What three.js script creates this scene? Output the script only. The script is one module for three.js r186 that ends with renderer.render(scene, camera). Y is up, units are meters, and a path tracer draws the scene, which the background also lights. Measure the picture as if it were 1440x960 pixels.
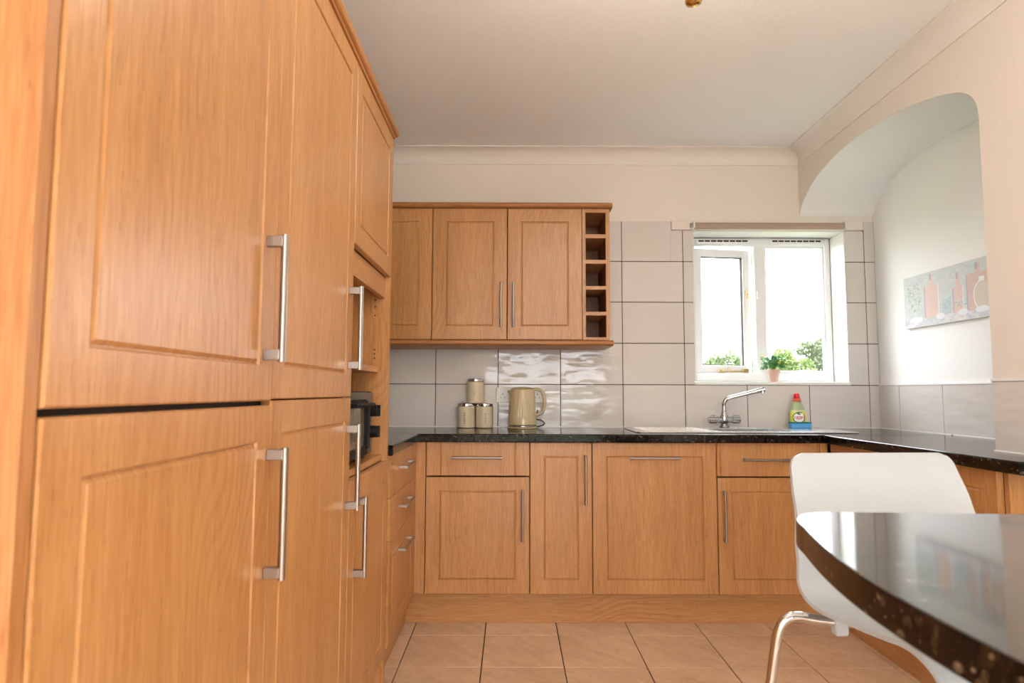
import * as THREE from 'three';
import { RoundedBoxGeometry } from 'three/addons/geometries/RoundedBoxGeometry.js';
import { mergeGeometries, mergeVertices, toCreasedNormals } from 'three/addons/utils/BufferGeometryUtils.js';
import { ImprovedNoise } from 'three/addons/math/ImprovedNoise.js';

// ------------------------------------------------------------------ camera, sky, exposure
const scene = new THREE.Scene();
const FPX = 907.27, EYE = new THREE.Vector3(0, 1.1062, 3.7215);
const camera = new THREE.PerspectiveCamera(2 * Math.atan(480 / FPX) * 180 / Math.PI, 1.5, 0.02, 200);
{
  const X = new THREE.Vector3(0.99999441, 0.00311960, 0.00120265);
  const Y = new THREE.Vector3(-0.00320387, 0.99695081, 0.07796675);
  const Z = new THREE.Vector3(-0.00095576, -0.07797016, 0.99695524);
  camera.matrixAutoUpdate = true;
  camera.quaternion.setFromRotationMatrix(new THREE.Matrix4().makeBasis(X, Y, Z));
  camera.position.copy(EYE);
}
camera.focus = 2.9;
camera.userData.fStop = 5.0;

const renderer = new THREE.WebGLRenderer({ antialias: true });
renderer.toneMapping = THREE.LinearToneMapping;
renderer.toneMappingExposure = 1.35;
renderer.shadowMap.enabled = true;

const SKY = 12.5;                      // overcast white sky
{
  const W = 64, H = 32, d = new Float32Array(W * H * 4);
  for (let y = 0; y < H; y++) for (let x = 0; x < W; x++) {
    const up = Math.max(0, ((y + 0.5) / H - 0.5) * 2), k = SKY * (0.85 + 0.15 * up), o = (y * W + x) * 4;
    d[o] = k * 0.965; d[o + 1] = k * 1.0; d[o + 2] = k * 1.04; d[o + 3] = 1;
  }
  const t = new THREE.DataTexture(d, W, H, THREE.RGBAFormat, THREE.FloatType);
  t.mapping = THREE.EquirectangularReflectionMapping; t.magFilter = t.minFilter = THREE.LinearFilter; t.needsUpdate = true;
  scene.background = t; scene.environment = t;
}
const LAMP = { color: new THREE.Color().setRGB(1, 0.925, 0.835), each: 0.30 };   // one bulb of a ceiling fitting
const ADDED_LAMP_REAR = 0.6;  // strength of the unseen lamp added behind the camera

// ------------------------------------------------------------------ helpers
let seedState = 20240611;
const rnd = () => { seedState = (seedState + 0x6d2b79f5) | 0; let t = Math.imul(seedState ^ (seedState >>> 15), 1 | seedState); t = (t + Math.imul(t ^ (t >>> 7), 61 | t)) ^ t; return ((t ^ (t >>> 14)) >>> 0) / 4294967296; };
const used = new Map();
function numbered(n) { const k = used.get(n) ?? 0; used.set(n, k + 1); return k ? n + '_' + String(k).padStart(3, '0') : n; }
function mesh(name, geo, mat, parent = scene) {
  const g = Array.isArray(geo) ? merge(geo) : geo;
  const m = new THREE.Mesh(g, mat); m.name = parent === scene ? numbered(name) : name;
  if (parent !== scene) { let k = 0; const names = new Set(parent.children.map((c) => c.name)); while (names.has(m.name)) m.name = name + '_' + String(++k).padStart(3, '0'); }
  m.castShadow = m.receiveShadow = true; parent.add(m); return m;
}
function thing(name, label, category, [x, y, z] = [0, 0, 0], turn = 0, group) {
  const o = new THREE.Group(); o.name = numbered(name); scene.add(o);
  o.position.set(x, y, z); o.rotation.y = turn; o.userData = { label, category };
  if (group) o.userData.group = group;
  return o;
}
function tag(o, label, category, group) { o.userData = { ...o.userData, label, category }; if (group) o.userData.group = group; return o; }
function struct(name, geo, mat) { const m = mesh(name, geo, mat); m.userData.kind = 'structure'; return m; }
function structGroup(name) { const g = new THREE.Group(); g.name = name; g.userData.kind = 'structure'; scene.add(g); return g; }
function plain(g) { const r = g.index ? g.toNonIndexed() : g.clone(); for (const k of Object.keys(r.attributes)) if (!['position', 'normal', 'uv'].includes(k)) r.deleteAttribute(k); if (!r.attributes.uv) r.setAttribute('uv', new THREE.BufferAttribute(new Float32Array(r.attributes.position.count * 2), 2)); r.groups = []; return r; }
function merge(list) { return list.length === 1 ? list[0] : mergeGeometries(list.map(plain)); }
// box-projected uv in metres; v runs along the grain axis
function grain(g, axis = 'y', ou = 0, ov = 0) {
  const r = plain(g), p = r.attributes.position, uv = r.attributes.uv, a = new THREE.Vector3(), b = new THREE.Vector3(), c = new THREE.Vector3(), n = new THREE.Vector3();
  const A = { x: 0, y: 1, z: 2 }[axis];
  for (let i = 0; i < p.count; i += 3) {
    a.fromBufferAttribute(p, i); b.fromBufferAttribute(p, i + 1); c.fromBufferAttribute(p, i + 2);
    n.subVectors(b, a).cross(c.clone().sub(a));
    const w = [Math.abs(n.x), Math.abs(n.y), Math.abs(n.z)], k = w.indexOf(Math.max(...w)), in2 = [0, 1, 2].filter((q) => q !== k);
    const vi = in2.includes(A) ? A : in2[1], ui = in2.find((q) => q !== vi);
    for (let j = 0; j < 3; j++) { const v = [p.getX(i + j), p.getY(i + j), p.getZ(i + j)]; uv.setXY(i + j, v[ui] + ou, v[vi] + ov); }
  }
  return r;
}
const off = () => [rnd() * 3, rnd() * 3];
function box(x0, x1, y0, y1, z0, z1, r = 0) {
  const w = x1 - x0, h = y1 - y0, d = z1 - z0;
  const g = r ? new RoundedBoxGeometry(w, h, d, 2, Math.min(r, w / 2.01, h / 2.01, d / 2.01)) : new THREE.BoxGeometry(w, h, d);
  return g.translate((x0 + x1) / 2, (y0 + y1) / 2, (z0 + z1) / 2);
}
function cyl(r0, r1, h, seg = 24) { return new THREE.CylinderGeometry(r1, r0, h, seg); }       // r0 bottom, r1 top
function rod(a, b, r, seg = 14) {
  const A = new THREE.Vector3(...a), B = new THREE.Vector3(...b), d = B.clone().sub(A);
  const g = new THREE.CylinderGeometry(r, r, d.length(), seg);
  g.applyQuaternion(new THREE.Quaternion().setFromUnitVectors(new THREE.Vector3(0, 1, 0), d.clone().normalize()));
  return g.translate((A.x + B.x) / 2, (A.y + B.y) / 2, (A.z + B.z) / 2);
}
function tube(pts, r, n = 60, rs = 14, tension = 0.5) { return new THREE.TubeGeometry(new THREE.CatmullRomCurve3(pts.map((p) => new THREE.Vector3(...p)), false, 'catmullrom', tension), n, r, rs, false); }
function lathe(pts, seg = 40) { return new THREE.LatheGeometry(pts.map(([r, y]) => new THREE.Vector2(r, y)), seg); }
// plan outline (x, z) raised between two heights, edges rounded
function slab(pts, y0, y1, bevel = 0.004, holes = [], curveSegments = 24) {
  const s = pts instanceof THREE.Shape ? pts : new THREE.Shape(pts.map(([x, z]) => new THREE.Vector2(x, -z)));
  for (const h of holes) s.holes.push(new THREE.Path(h.map(([x, z]) => new THREE.Vector2(x, -z))));
  const g = new THREE.ExtrudeGeometry(s, { depth: y1 - y0 - 2 * bevel, bevelEnabled: bevel > 0, bevelThickness: bevel, bevelSize: bevel, bevelOffset: -bevel, bevelSegments: 4, curveSegments });
  return g.rotateX(-Math.PI / 2).translate(0, y0 + bevel, 0);
}
function quadsGeo(quads) {   // list of 4 corner arrays
  const p = []; for (const [a, b, c, d] of quads) p.push(...a, ...b, ...c, ...a, ...c, ...d);
  const g = new THREE.BufferGeometry(); g.setAttribute('position', new THREE.Float32BufferAttribute(p, 3)); g.computeVertexNormals(); return g;
}
// a wrapped cupboard door: slab with eased edges and a routed rectangular groove; origin lower left of its back
function doorGeo(w, h, t = 0.02, f = 0.064) {
  const e = 0.0025, L = [[0, 0], [0, t - e], [e, t]];
  if (f) L.push([f, t], [f + 0.0025, t - 0.0048], [f + 0.0045, t - 0.0048], [f + 0.0105, t]);
  const ring = ([i, z]) => [[i, i, z], [w - i, i, z], [w - i, h - i, z], [i, h - i, z]], q = [];
  for (let k = 0; k + 1 < L.length; k++) { const a = ring(L[k]), b = ring(L[k + 1]); for (let s = 0; s < 4; s++) q.push([a[s], a[(s + 1) % 4], b[(s + 1) % 4], b[s]]); }
  q.push(ring(L[L.length - 1])); const bk = ring(L[0]); q.push([bk[3], bk[2], bk[1], bk[0]]);
  return quadsGeo(q);
}
// a drawer front with two upright grooves
function drawerGeo(w, h, t = 0.02, f = 0.064) {
  const e = 0.0025, d = 0.0045, P = [[0, 0], [0, t - e], [e, t], [f, t], [f + 0.0025, t - d], [f + 0.0045, t - d], [f + 0.0095, t], [w - f - 0.0095, t], [w - f - 0.0045, t - d], [w - f - 0.0025, t - d], [w - f, t], [w - e, t], [w, t - e], [w, 0]], q = [];
  for (let k = 0; k + 1 < P.length; k++) q.push([[P[k][0], 0, P[k][1]], [P[k + 1][0], 0, P[k + 1][1]], [P[k + 1][0], h, P[k + 1][1]], [P[k][0], h, P[k][1]]].reverse());
  for (const y of [0, h]) for (let k = 0; k + 1 < P.length; k++) { const A = [P[k][0], y, 0], B = [P[k + 1][0], y, 0], C = [P[k + 1][0], y, P[k + 1][1]], D = [P[k][0], y, P[k][1]]; q.push(y ? [D, C, B, A] : [A, B, C, D]); }
  q.push([[0, 0, 0], [w, 0, 0], [w, h, 0], [0, h, 0]].reverse());
  const g = quadsGeo(q); return g;
}
// ------------------------------------------------------------------ computed textures
const PN = new ImprovedNoise();
const hash = (x, y, s) => { let h = Math.imul(x, 374761393) ^ Math.imul(y, 668265263) ^ Math.imul(s, 1274126177); h = Math.imul(h ^ (h >>> 13), 1274126177); return ((h ^ (h >>> 16)) >>> 0) / 4294967296; };
function vn(x, y, px, py, s) {     // value noise that repeats after px, py cells
  const ix = Math.floor(x), iy = Math.floor(y), fx = x - ix, fy = y - iy, a = fx * fx * (3 - 2 * fx), b = fy * fy * (3 - 2 * fy);
  const m = (v, p) => ((v % p) + p) % p, x0 = m(ix, px), x1 = m(ix + 1, px), y0 = m(iy, py), y1 = m(iy + 1, py);
  const l = hash(x0, y0, s) + (hash(x1, y0, s) - hash(x0, y0, s)) * a, u = hash(x0, y1, s) + (hash(x1, y1, s) - hash(x0, y1, s)) * a;
  return l + (u - l) * b;
}
function dataTex(W, H, fn, srgb = true, metresX = 1, metresY = 1) {
  const d = new Uint8Array(W * H * 4);
  for (let y = 0; y < H; y++) for (let x = 0; x < W; x++) { const c = fn(x / W, y / H), o = (y * W + x) * 4; d[o] = c[0]; d[o + 1] = c[1]; d[o + 2] = c[2]; d[o + 3] = 255; }
  const t = new THREE.DataTexture(d, W, H, THREE.RGBAFormat); t.wrapS = t.wrapT = THREE.RepeatWrapping; t.magFilter = THREE.LinearFilter; t.minFilter = THREE.LinearMipmapLinearFilter; t.generateMipmaps = true;
  if (srgb) t.colorSpace = THREE.SRGBColorSpace;
  t.repeat.set(1 / metresX, 1 / metresY); t.needsUpdate = true; return t;
}
const clamp8 = (v) => Math.max(0, Math.min(255, v));
const oakTex = dataTex(1024, 2048, (u, v) => {
  const wob = vn(u * 4, v * 5, 4, 5, 3) * 0.9 + vn(u * 9, v * 11, 9, 11, 4) * 0.25;
  const band = vn(u * 5, v * 1, 5, 1, 7) * 0.6 + vn(u * 14, v * 2, 14, 2, 8) * 0.4;
  const arch = Math.sin((u * 9 + wob * 2.6) * Math.PI * 2);
  const ring = Math.pow(0.5 + 0.5 * Math.sin((u * 22 + wob * 5.5) * Math.PI * 2), 3);
  const fine = vn(u * 300, v * 34, 300, 34, 11), streak = vn(u * 150, v * 12, 150, 12, 12);
  const pore = vn(u * 420, v * 60, 420, 60, 13) > 0.80 && vn(u * 40, v * 9, 40, 9, 14) > 0.45 ? 1 : 0;
  const k = (band - 0.5) * 17 + arch * 1.6 - ring * 20 * Math.pow(vn(u * 3, v * 2, 3, 2, 15), 2) + (fine - 0.5) * 15 + (streak - 0.5) * 11 - pore * 13;
  return [clamp8(190 + k * 1.05), clamp8(138 + k * 1.15), clamp8(85 + k * 1.05)];
}, true, 0.62, 1.25);
const graniteFlecks = (() => {
  const W = 1024, c = document.createElement('canvas'); c.width = c.height = W; const g = c.getContext('2d');
  g.fillStyle = 'rgb(24,19,16)'; g.fillRect(0, 0, W, W);
  const put = (n, r0, r1, cols, al) => { for (let i = 0; i < n; i++) { const x = rnd() * W, y = rnd() * W, r = r0 + rnd() * rnd() * (r1 - r0), a = rnd() * 3.2, q = 0.45 + rnd() * 0.5, col = cols[(rnd() * cols.length) | 0];
    for (const dx of [-W, 0, W]) for (const dy of [-W, 0, W]) { if (x + dx < -40 || x + dx > W + 40 || y + dy < -40 || y + dy > W + 40) continue; g.save(); g.globalAlpha = al * (0.5 + rnd() * 0.5); g.translate(x + dx, y + dy); g.rotate(a); g.beginPath(); g.ellipse(0, 0, r, r * q, 0, 0, 6.3); g.fillStyle = col; g.fill(); g.restore(); } } };
  put(1500, 3, 30, ['rgb(48,33,22)', 'rgb(14,11,10)', 'rgb(58,42,28)', 'rgb(8,7,7)'], 0.7);
  put(1100, 2, 20, ['rgb(92,70,48)', 'rgb(74,58,44)', 'rgb(110,92,72)'], 0.6);
  put(420, 3, 15, ['rgb(150,130,106)', 'rgb(120,108,92)', 'rgb(168,150,128)'], 0.75);
  put(5000, 0.7, 2.5, ['rgb(120,100,76)', 'rgb(10,9,8)', 'rgb(70,52,36)'], 0.8);
  const t = new THREE.CanvasTexture(c); t.colorSpace = THREE.SRGBColorSpace; t.wrapS = t.wrapT = THREE.RepeatWrapping; t.repeat.set(1 / 0.55, 1 / 0.55); return t;
})();
const floorTex = dataTex(1024, 1024, (u, v) => {
  const s = u + v, t = u - v;
  const a = vn(u * 5, v * 5, 5, 5, 21), b = vn(s * 9, t * 30, 9, 30, 22), c = vn(u * 60, v * 60, 60, 60, 23), d = vn(s * 40, t * 90, 40, 90, 24);
  const k = (a - 0.5) * 22 + (b - 0.5) * 16 + (c - 0.5) * 10 + (d - 0.5) * 14 - (d > 0.86 ? 10 : 0);
  return [clamp8(233 + k * 0.8), clamp8(199 + k * 0.85), clamp8(166 + k * 0.9)];
}, true, 1.3, 1.3);
const waveTex = dataTex(512, 512, (u, v) => {
  const h = vn(v * 5, u * 12, 5, 12, 31) * 0.55 + vn(v * 9, u * 26, 9, 26, 32) * 0.33 + vn(v * 20, u * 50, 20, 50, 33) * 0.12;
  const k = clamp8(h * 255); return [k, k, k];
}, false, 0.8, 0.8);
const plasterTex = dataTex(512, 512, (u, v) => { const k = clamp8((vn(u * 40, v * 40, 40, 40, 41) * 0.5 + vn(u * 120, v * 120, 120, 120, 42) * 0.5) * 255); return [k, k, k]; }, false, 0.6, 0.6);

// ------------------------------------------------------------------ materials
const std = (o) => new THREE.MeshPhysicalMaterial(o);
const col = (r, g, b) => new THREE.Color().setRGB(r, g, b);
const M = {
  oak: std({ map: oakTex, roughness: 0.33 }),
  oakDark: std({ map: oakTex, color: col(0.86, 0.78, 0.72), roughness: 0.42 }),
  carcass: std({ map: oakTex, color: col(0.30, 0.22, 0.17), roughness: 0.6 }),  // oak darkened so the gaps between fronts carry their shade
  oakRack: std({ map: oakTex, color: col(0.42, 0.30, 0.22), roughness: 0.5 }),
  granite: std({ map: graniteFlecks, color: col(0.6, 0.56, 0.52), roughness: 0.13, ior: 1.5, specularIntensity: 0.5 }),
  graniteTable: std({ map: graniteFlecks, color: col(1.2, 1.15, 1.1), roughness: 0.08, ior: 1.65, clearcoat: 0.5, clearcoatRoughness: 0.05 }),
  graniteEdge: std({ map: graniteFlecks, color: col(0.95, 0.85, 0.75), roughness: 0.25, specularIntensity: 0.4 }),
  wall: std({ color: col(0.82, 0.75, 0.68), roughness: 0.85, bumpMap: plasterTex, bumpScale: 0.0006 }),
  niche: std({ color: col(0.90, 0.91, 0.90), roughness: 0.85, bumpMap: plasterTex, bumpScale: 0.0006 }),  // whiter than the wall to carry the window light in this recess
  ceiling: std({ color: col(0.92, 0.91, 0.895), roughness: 0.9, bumpMap: plasterTex, bumpScale: 0.0006 }),
  coving: std({ color: col(0.83, 0.775, 0.715), roughness: 0.85 }),
  white: std({ color: col(0.82, 0.81, 0.79), roughness: 0.45 }),
  upvc: std({ color: col(0.84, 0.85, 0.86), roughness: 0.25 }),
  tile: std({ color: col(0.71, 0.675, 0.64), roughness: 0.07, ior: 1.5, specularIntensity: 0.7, bumpMap: waveTex, bumpScale: 0.0042 }),
  tileB: std({ color: col(0.69, 0.65, 0.61), roughness: 0.08, ior: 1.5, specularIntensity: 0.7, bumpMap: waveTex, bumpScale: 0.0038 }),
  grout: std({ color: col(0.075, 0.05, 0.035), roughness: 0.9 }),
  floorTile: std({ map: floorTex, color: col(0.98, 0.97, 0.96), roughness: 0.42 }),
  floorTileB: std({ map: floorTex, color: col(0.93, 0.91, 0.9), roughness: 0.45 }),
  floorGrout: std({ color: col(0.07, 0.042, 0.026), roughness: 0.95 }),
  steel: std({ color: col(0.37, 0.335, 0.305), metalness: 1, roughness: 0.33 }),
  chrome: std({ color: col(0.62, 0.63, 0.64), metalness: 1, roughness: 0.07 }),
  sink: std({ color: col(0.72, 0.72, 0.71), metalness: 1, roughness: 0.22 }),
  brass: std({ color: col(0.72, 0.46, 0.14), metalness: 1, roughness: 0.22 }),
  gold: std({ color: col(0.72, 0.56, 0.32), metalness: 1, roughness: 0.25 }),
  black: std({ color: col(0.012, 0.012, 0.013), roughness: 0.3 }),
  matte: std({ color: col(0.008, 0.008, 0.009), roughness: 0.55, specularIntensity: 0.4 }),
  tapChrome: std({ color: col(0.50, 0.50, 0.51), metalness: 1, roughness: 0.1 }),
  dark: std({ color: col(0.02, 0.014, 0.01), roughness: 0.8 }),
  cream: std({ color: col(0.70, 0.60, 0.42), roughness: 0.42 }),
  kettle: std({ color: col(0.62, 0.50, 0.29), roughness: 0.3, clearcoat: 0.3 }),
  glass: std({ color: col(1, 1, 1), transmission: 1, thickness: 0, roughness: 0, ior: 1.45 }),
  chair: std({ color: col(0.46, 0.49, 0.505), roughness: 0.3 }),
};

// ------------------------------------------------------------------ room sizes
const XW0 = -1.04, XR = 1.69, XN = 2.12, ZR = 6.2, CEIL = 2.53, WT = 0.906, XL = -0.4576;
const XF = 1.525;                                         // front of the doors along the niche side
const op = { x0: 1.057, x1: 1.948, y0: 1.168, y1: 2.05 };   // window opening
const arch = [[0.02, 2.17], [0.051, 2.206], [0.154, 2.272], [0.323, 2.323], [0.548, 2.352], [0.774, 2.352], [0.981, 2.337], [1.164, 2.303], [1.3, 2.265], [1.38, 2.232], [1.43, 2.19], [1.452, 2.145], [1.457, 2.09]];

// walls
const wb = [box(XW0 - 0.2, op.x0, 0, CEIL, -0.28, 0), box(op.x1, XN + 0.2, 0, CEIL, -0.28, 0), box(op.x0, op.x1, 0, op.y0 - 0.022, -0.28, 0), box(op.x0, op.x1, op.y1, CEIL, -0.28, 0)];
const wallBack = struct('wall_back', wb.map((g) => grain(g)), M.wall);

const wallRight = (() => {
  const s = new THREE.Shape(); s.moveTo(1.457, 0); s.lineTo(1.457, 2.09);
  const c = new THREE.CatmullRomCurve3(arch.map(([z, y]) => new THREE.Vector3(z, y, 0)).reverse(), false, 'centripetal');
  for (const p of c.getPoints(70).slice(1)) s.lineTo(p.x, p.y);
  s.lineTo(0.002, 2.14); s.lineTo(0.002, CEIL); s.lineTo(ZR, CEIL); s.lineTo(ZR, 0); s.closePath();
  const g = new THREE.ExtrudeGeometry(s, { depth: XN - XR, bevelEnabled: false, curveSegments: 8 });
  // shape (z, y) extruded to +x
  g.applyMatrix4(new THREE.Matrix4().makeBasis(new THREE.Vector3(0, 0, 1), new THREE.Vector3(0, 1, 0), new THREE.Vector3(1, 0, 0)).setPosition(XR, 0, 0));
  const r = plain(g); // makeBasis here mirrors, so turn the faces round
  const p = r.attributes.position, t = new THREE.Vector3(), q = new THREE.Vector3();
  for (let i = 0; i < p.count; i += 3) { t.fromBufferAttribute(p, i + 1); q.fromBufferAttribute(p, i + 2); p.setXYZ(i + 1, q.x, q.y, q.z); p.setXYZ(i + 2, t.x, t.y, t.z); }
  return toCreasedNormals((r.deleteAttribute('normal'), r), 0.5);
})();
{
  // room face takes warm cream, recess brighter white: window light put into the colour
  const g = plain(wallRight), p = g.attributes.position, n = g.attributes.normal, A = [], B = [];
  for (let i = 0; i < p.count; i += 3) { const face = p.getX(i) < XR + 0.001 && p.getX(i + 1) < XR + 0.001 && p.getX(i + 2) < XR + 0.001; (face ? A : B).push(i, i + 1, i + 2); }
  const pick = (ids) => { const h = new THREE.BufferGeometry(); h.setAttribute('position', new THREE.Float32BufferAttribute(ids.flatMap((i) => [p.getX(i), p.getY(i), p.getZ(i)]), 3)); h.setAttribute('normal', new THREE.Float32BufferAttribute(ids.flatMap((i) => [n.getX(i), n.getY(i), n.getZ(i)]), 3)); return grain(h); };
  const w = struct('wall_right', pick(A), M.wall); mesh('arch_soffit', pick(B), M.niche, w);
}
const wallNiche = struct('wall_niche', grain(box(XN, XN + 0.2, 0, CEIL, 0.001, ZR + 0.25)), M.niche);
const rw = { x0: -0.22, x1: 1.44, y0: 0.06, y1: 1.88 }, lw = { z0: 4.5, z1: 6.0, y0: 0.45, y1: 2.12 };   // glazed door behind the camera, unseen side window added for fill
struct('wall_left', [box(XW0 - 0.2, XW0, 0, CEIL, 0.001, lw.z0), box(XW0 - 0.2, XW0, 0, CEIL, lw.z1, ZR + 0.25), box(XW0 - 0.2, XW0, 0, lw.y0, lw.z0, lw.z1), box(XW0 - 0.2, XW0, lw.y1, CEIL, lw.z0, lw.z1)].map((g) => grain(g)), M.wall);
struct('wall_rear', [box(XW0, rw.x0, 0, CEIL, ZR, ZR + 0.25), box(rw.x1, XN, 0, CEIL, ZR, ZR + 0.25), box(rw.x0, rw.x1, 0, rw.y0, ZR, ZR + 0.25), box(rw.x0, rw.x1, rw.y1, CEIL, ZR, ZR + 0.25)].map((g) => grain(g)), M.wall);
struct('ceiling', grain(box(XW0 - 0.2, XN + 0.2, CEIL, CEIL + 0.15, -0.28, ZR + 0.25), 'z'), M.ceiling);

// floor with its tiles
const floor = struct('floor', box(XW0 - 0.2, XN + 0.2, -0.15, -0.004, -0.28, ZR + 0.25), M.floorGrout);
{
  const px = 0.335, pz = 0.342, gx = 0.0045, variants = [];
  for (let k = 0; k < 6; k++) variants.push(grain(new RoundedBoxGeometry(px - gx, 0.009, pz - gx, 1, 0.0015), 'z', ...off()));
  for (let i = -1; i < 7; i++) for (let j = -2; j < 17; j++) {
    const x0 = -0.452 + i * px, z0 = 0.683 + j * pz; if (x0 > 1.66 || z0 > ZR || z0 + pz < 0.4) continue;
    const lo = Math.max(x0, -0.66), hi = Math.min(x0 + px, 1.69 - 0.002), zh = Math.min(z0 + pz, ZR);
    const whole = lo === x0 && hi === x0 + px && zh === z0 + pz;
    const g = whole ? variants[(rnd() * 6) | 0] : grain(box(-(hi - lo - gx) / 2, (hi - lo - gx) / 2, -0.0045, 0.0045, -(zh - z0 - gx) / 2, (zh - z0 - gx) / 2, 0.0015), 'z', ...off());
    const t = mesh('tile', g, rnd() < 0.4 ? M.floorTileB : M.floorTile, floor);
    t.position.set((lo + hi) / 2, -0.0045, (z0 + zh) / 2); if (whole && rnd() < 0.5) t.rotation.y = Math.PI;
  }
}
// wall tiles (recessed dark grout bed behind)
const TX = [-1.04, -0.792, -0.435, -0.076, 0.283, 0.642, 0.999, 1.356, 1.713, 2.058, 2.12], TY = [0.908, 1.150, 1.389, 1.628, 1.867, 2.106];
{
  const T = 0.008, gap = 0.0042;
  const bed = [box(XW0, XN, 0.906, 1.15, 0, 0.0045), box(XW0, op.x0 - 0.001, 1.15, 1.392, 0, 0.0045), box(0.45, op.x0 - 0.001, 1.392, 2.05, 0, 0.0045), box(0.45, 0.93, 2.05, 2.104, 0, 0.0045), box(op.x1 + 0.001, XN, 1.15, 2.05, 0, 0.0045), box(2.056, XN, 2.05, 2.104, 0, 0.0045)];
  mesh('grout', bed, M.grout, wallBack);
  const put = (x0, x1, y0, y1, e = [1, 1, 1, 1]) => {
    const g = gap / 2, a = x0 + g * e[0], b = x1 - g * e[1], c = y0 + g * e[2], d = y1 - g * e[3]; if (b - a < 0.008 || d - c < 0.008) return;
    mesh('tile', grain(box(a, b, c, d, 0.0005, T, 0.0012), 'x', ...off()), rnd() < 0.5 ? M.tile : M.tileB, wallBack);
  };
  for (let r = 0; r < 5; r++) for (let c = 0; c < TX.length - 1; c++) {
    let x0 = TX[c], x1 = TX[c + 1], y0 = TY[r], y1 = TY[r + 1];
    if (r >= 2 && x1 < 0.5) continue;
    if (r >= 2 && x0 < 0.45) x0 = 0.45;
    if (r === 4 && x1 > 0.932 && x0 < 2.054) {
      if (x0 < 0.93) { put(x0, 0.93, y0, y1, [1, 0, 1, 1]); x0 = 0.93; put(x0, x1, y0, 2.052, [0, 1, 1, 1]); continue; }
      if (x0 > 1.9 || x1 > 2.0) { put(op.x1, 2.058, y0, 2.052, [0, 1, 1, 1]); continue; }
      y1 = 2.052;
    }
    if (r >= 1 && x1 > op.x0 && x0 < op.x1) { if (x0 < op.x0) put(x0, op.x0, y0, y1, [1, 0, 1, 1]); if (x1 > op.x1) put(op.x1, x1, y0, y1, [0, 1, 1, 1]); continue; }
    put(x0, x1, y0, y1);
  }
  // reveals of the window: tiled sides, each course its own piece
  for (const s of [0, 1]) for (let r = 1; r < 5; r++) {
    const y0 = Math.max(TY[r], op.y0) + 0.001, y1 = Math.min(TY[r + 1], op.y1) - 0.003;
    mesh('tile', grain(s ? box(op.x1 - 0.007, op.x1 - 0.0002, y0, y1, -0.155, 0.008, 0.001) : box(op.x0 + 0.0002, op.x0 + 0.007, y0, y1, -0.155, 0.008, 0.001), 'z', ...off()), M.white, wallBack);
  }
  // one course in the recess and on the right wall
  const put2 = (w, x, za, zb) => mesh('tile', grain(box(x - T, x - 0.0005, TY[0] + 0.002, TY[1] - 0.004, za + 0.002, zb - 0.002, 0.0012), 'z', ...off()), M.tile, w);
  mesh('grout', box(XN - 0.004, XN, 0.906, 1.148, 0.009, 1.455), M.grout, wallNiche);
  for (const [a, b] of [[0.009, 0.2], [0.2, 0.555], [0.555, 0.905], [0.905, 1.26], [1.26, 1.455]]) put2(wallNiche, XN, a, b);
  mesh('tile_trim', grain(box(XN - 0.011, XN, 1.147, 1.157, 0.009, 1.456, 0.002)), M.white, wallNiche);
  const wr = scene.getObjectByName('wall_right');
  mesh('grout', box(XR - 0.004, XR, 0.906, 1.148, 1.459, 1.90), M.grout, wr);
  for (const [a, b] of [[1.459, 1.81], [1.81, 1.9]]) put2(wr, XR, a, b);
  mesh('tile_trim', grain(box(XR - 0.011, XR, 1.147, 1.157, 1.457, 1.9, 0.002)), M.white, wr);
}
// coving round the ceiling
{
  const prof = [[0, 0]]; const R = 0.072; prof.push([0.006 + R + 0.006, 0], [0.006 + R + 0.006, -0.005]);
  for (let i = 0; i <= 10; i++) { const a = (i / 10) * Math.PI / 2; prof.push([0.006 + R * (1 - Math.sin(a)), -0.007 - R * (1 - Math.cos(a)) ]); }
  prof.push([0.006, -0.085], [0, -0.085]);
  const run = (name, len, place) => {
    const s = new THREE.Shape(prof.map(([a, b]) => new THREE.Vector2(a, b)));
    const g = new THREE.ExtrudeGeometry(s, { depth: len, bevelEnabled: false }); place(g);
    struct(name, grain(toCreasedNormals(g, 0.7)), M.coving);
  };
  // profile x = out from the wall, y = down from the ceiling, extruded along z
  run('trim_1', XR - XW0 - 0.001, (g) => g.rotateY(-Math.PI / 2).translate(XR, CEIL - 0.0005, 0.0005));
  run('trim_2', ZR - 0.1, (g) => g.rotateY(Math.PI).translate(XR - 0.0005, CEIL - 0.001, ZR - 0.05));
  run('trim_3', ZR - 0.2, (g) => g.translate(XW0 + 0.0005, CEIL - 0.001, 0.1));
}
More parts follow.
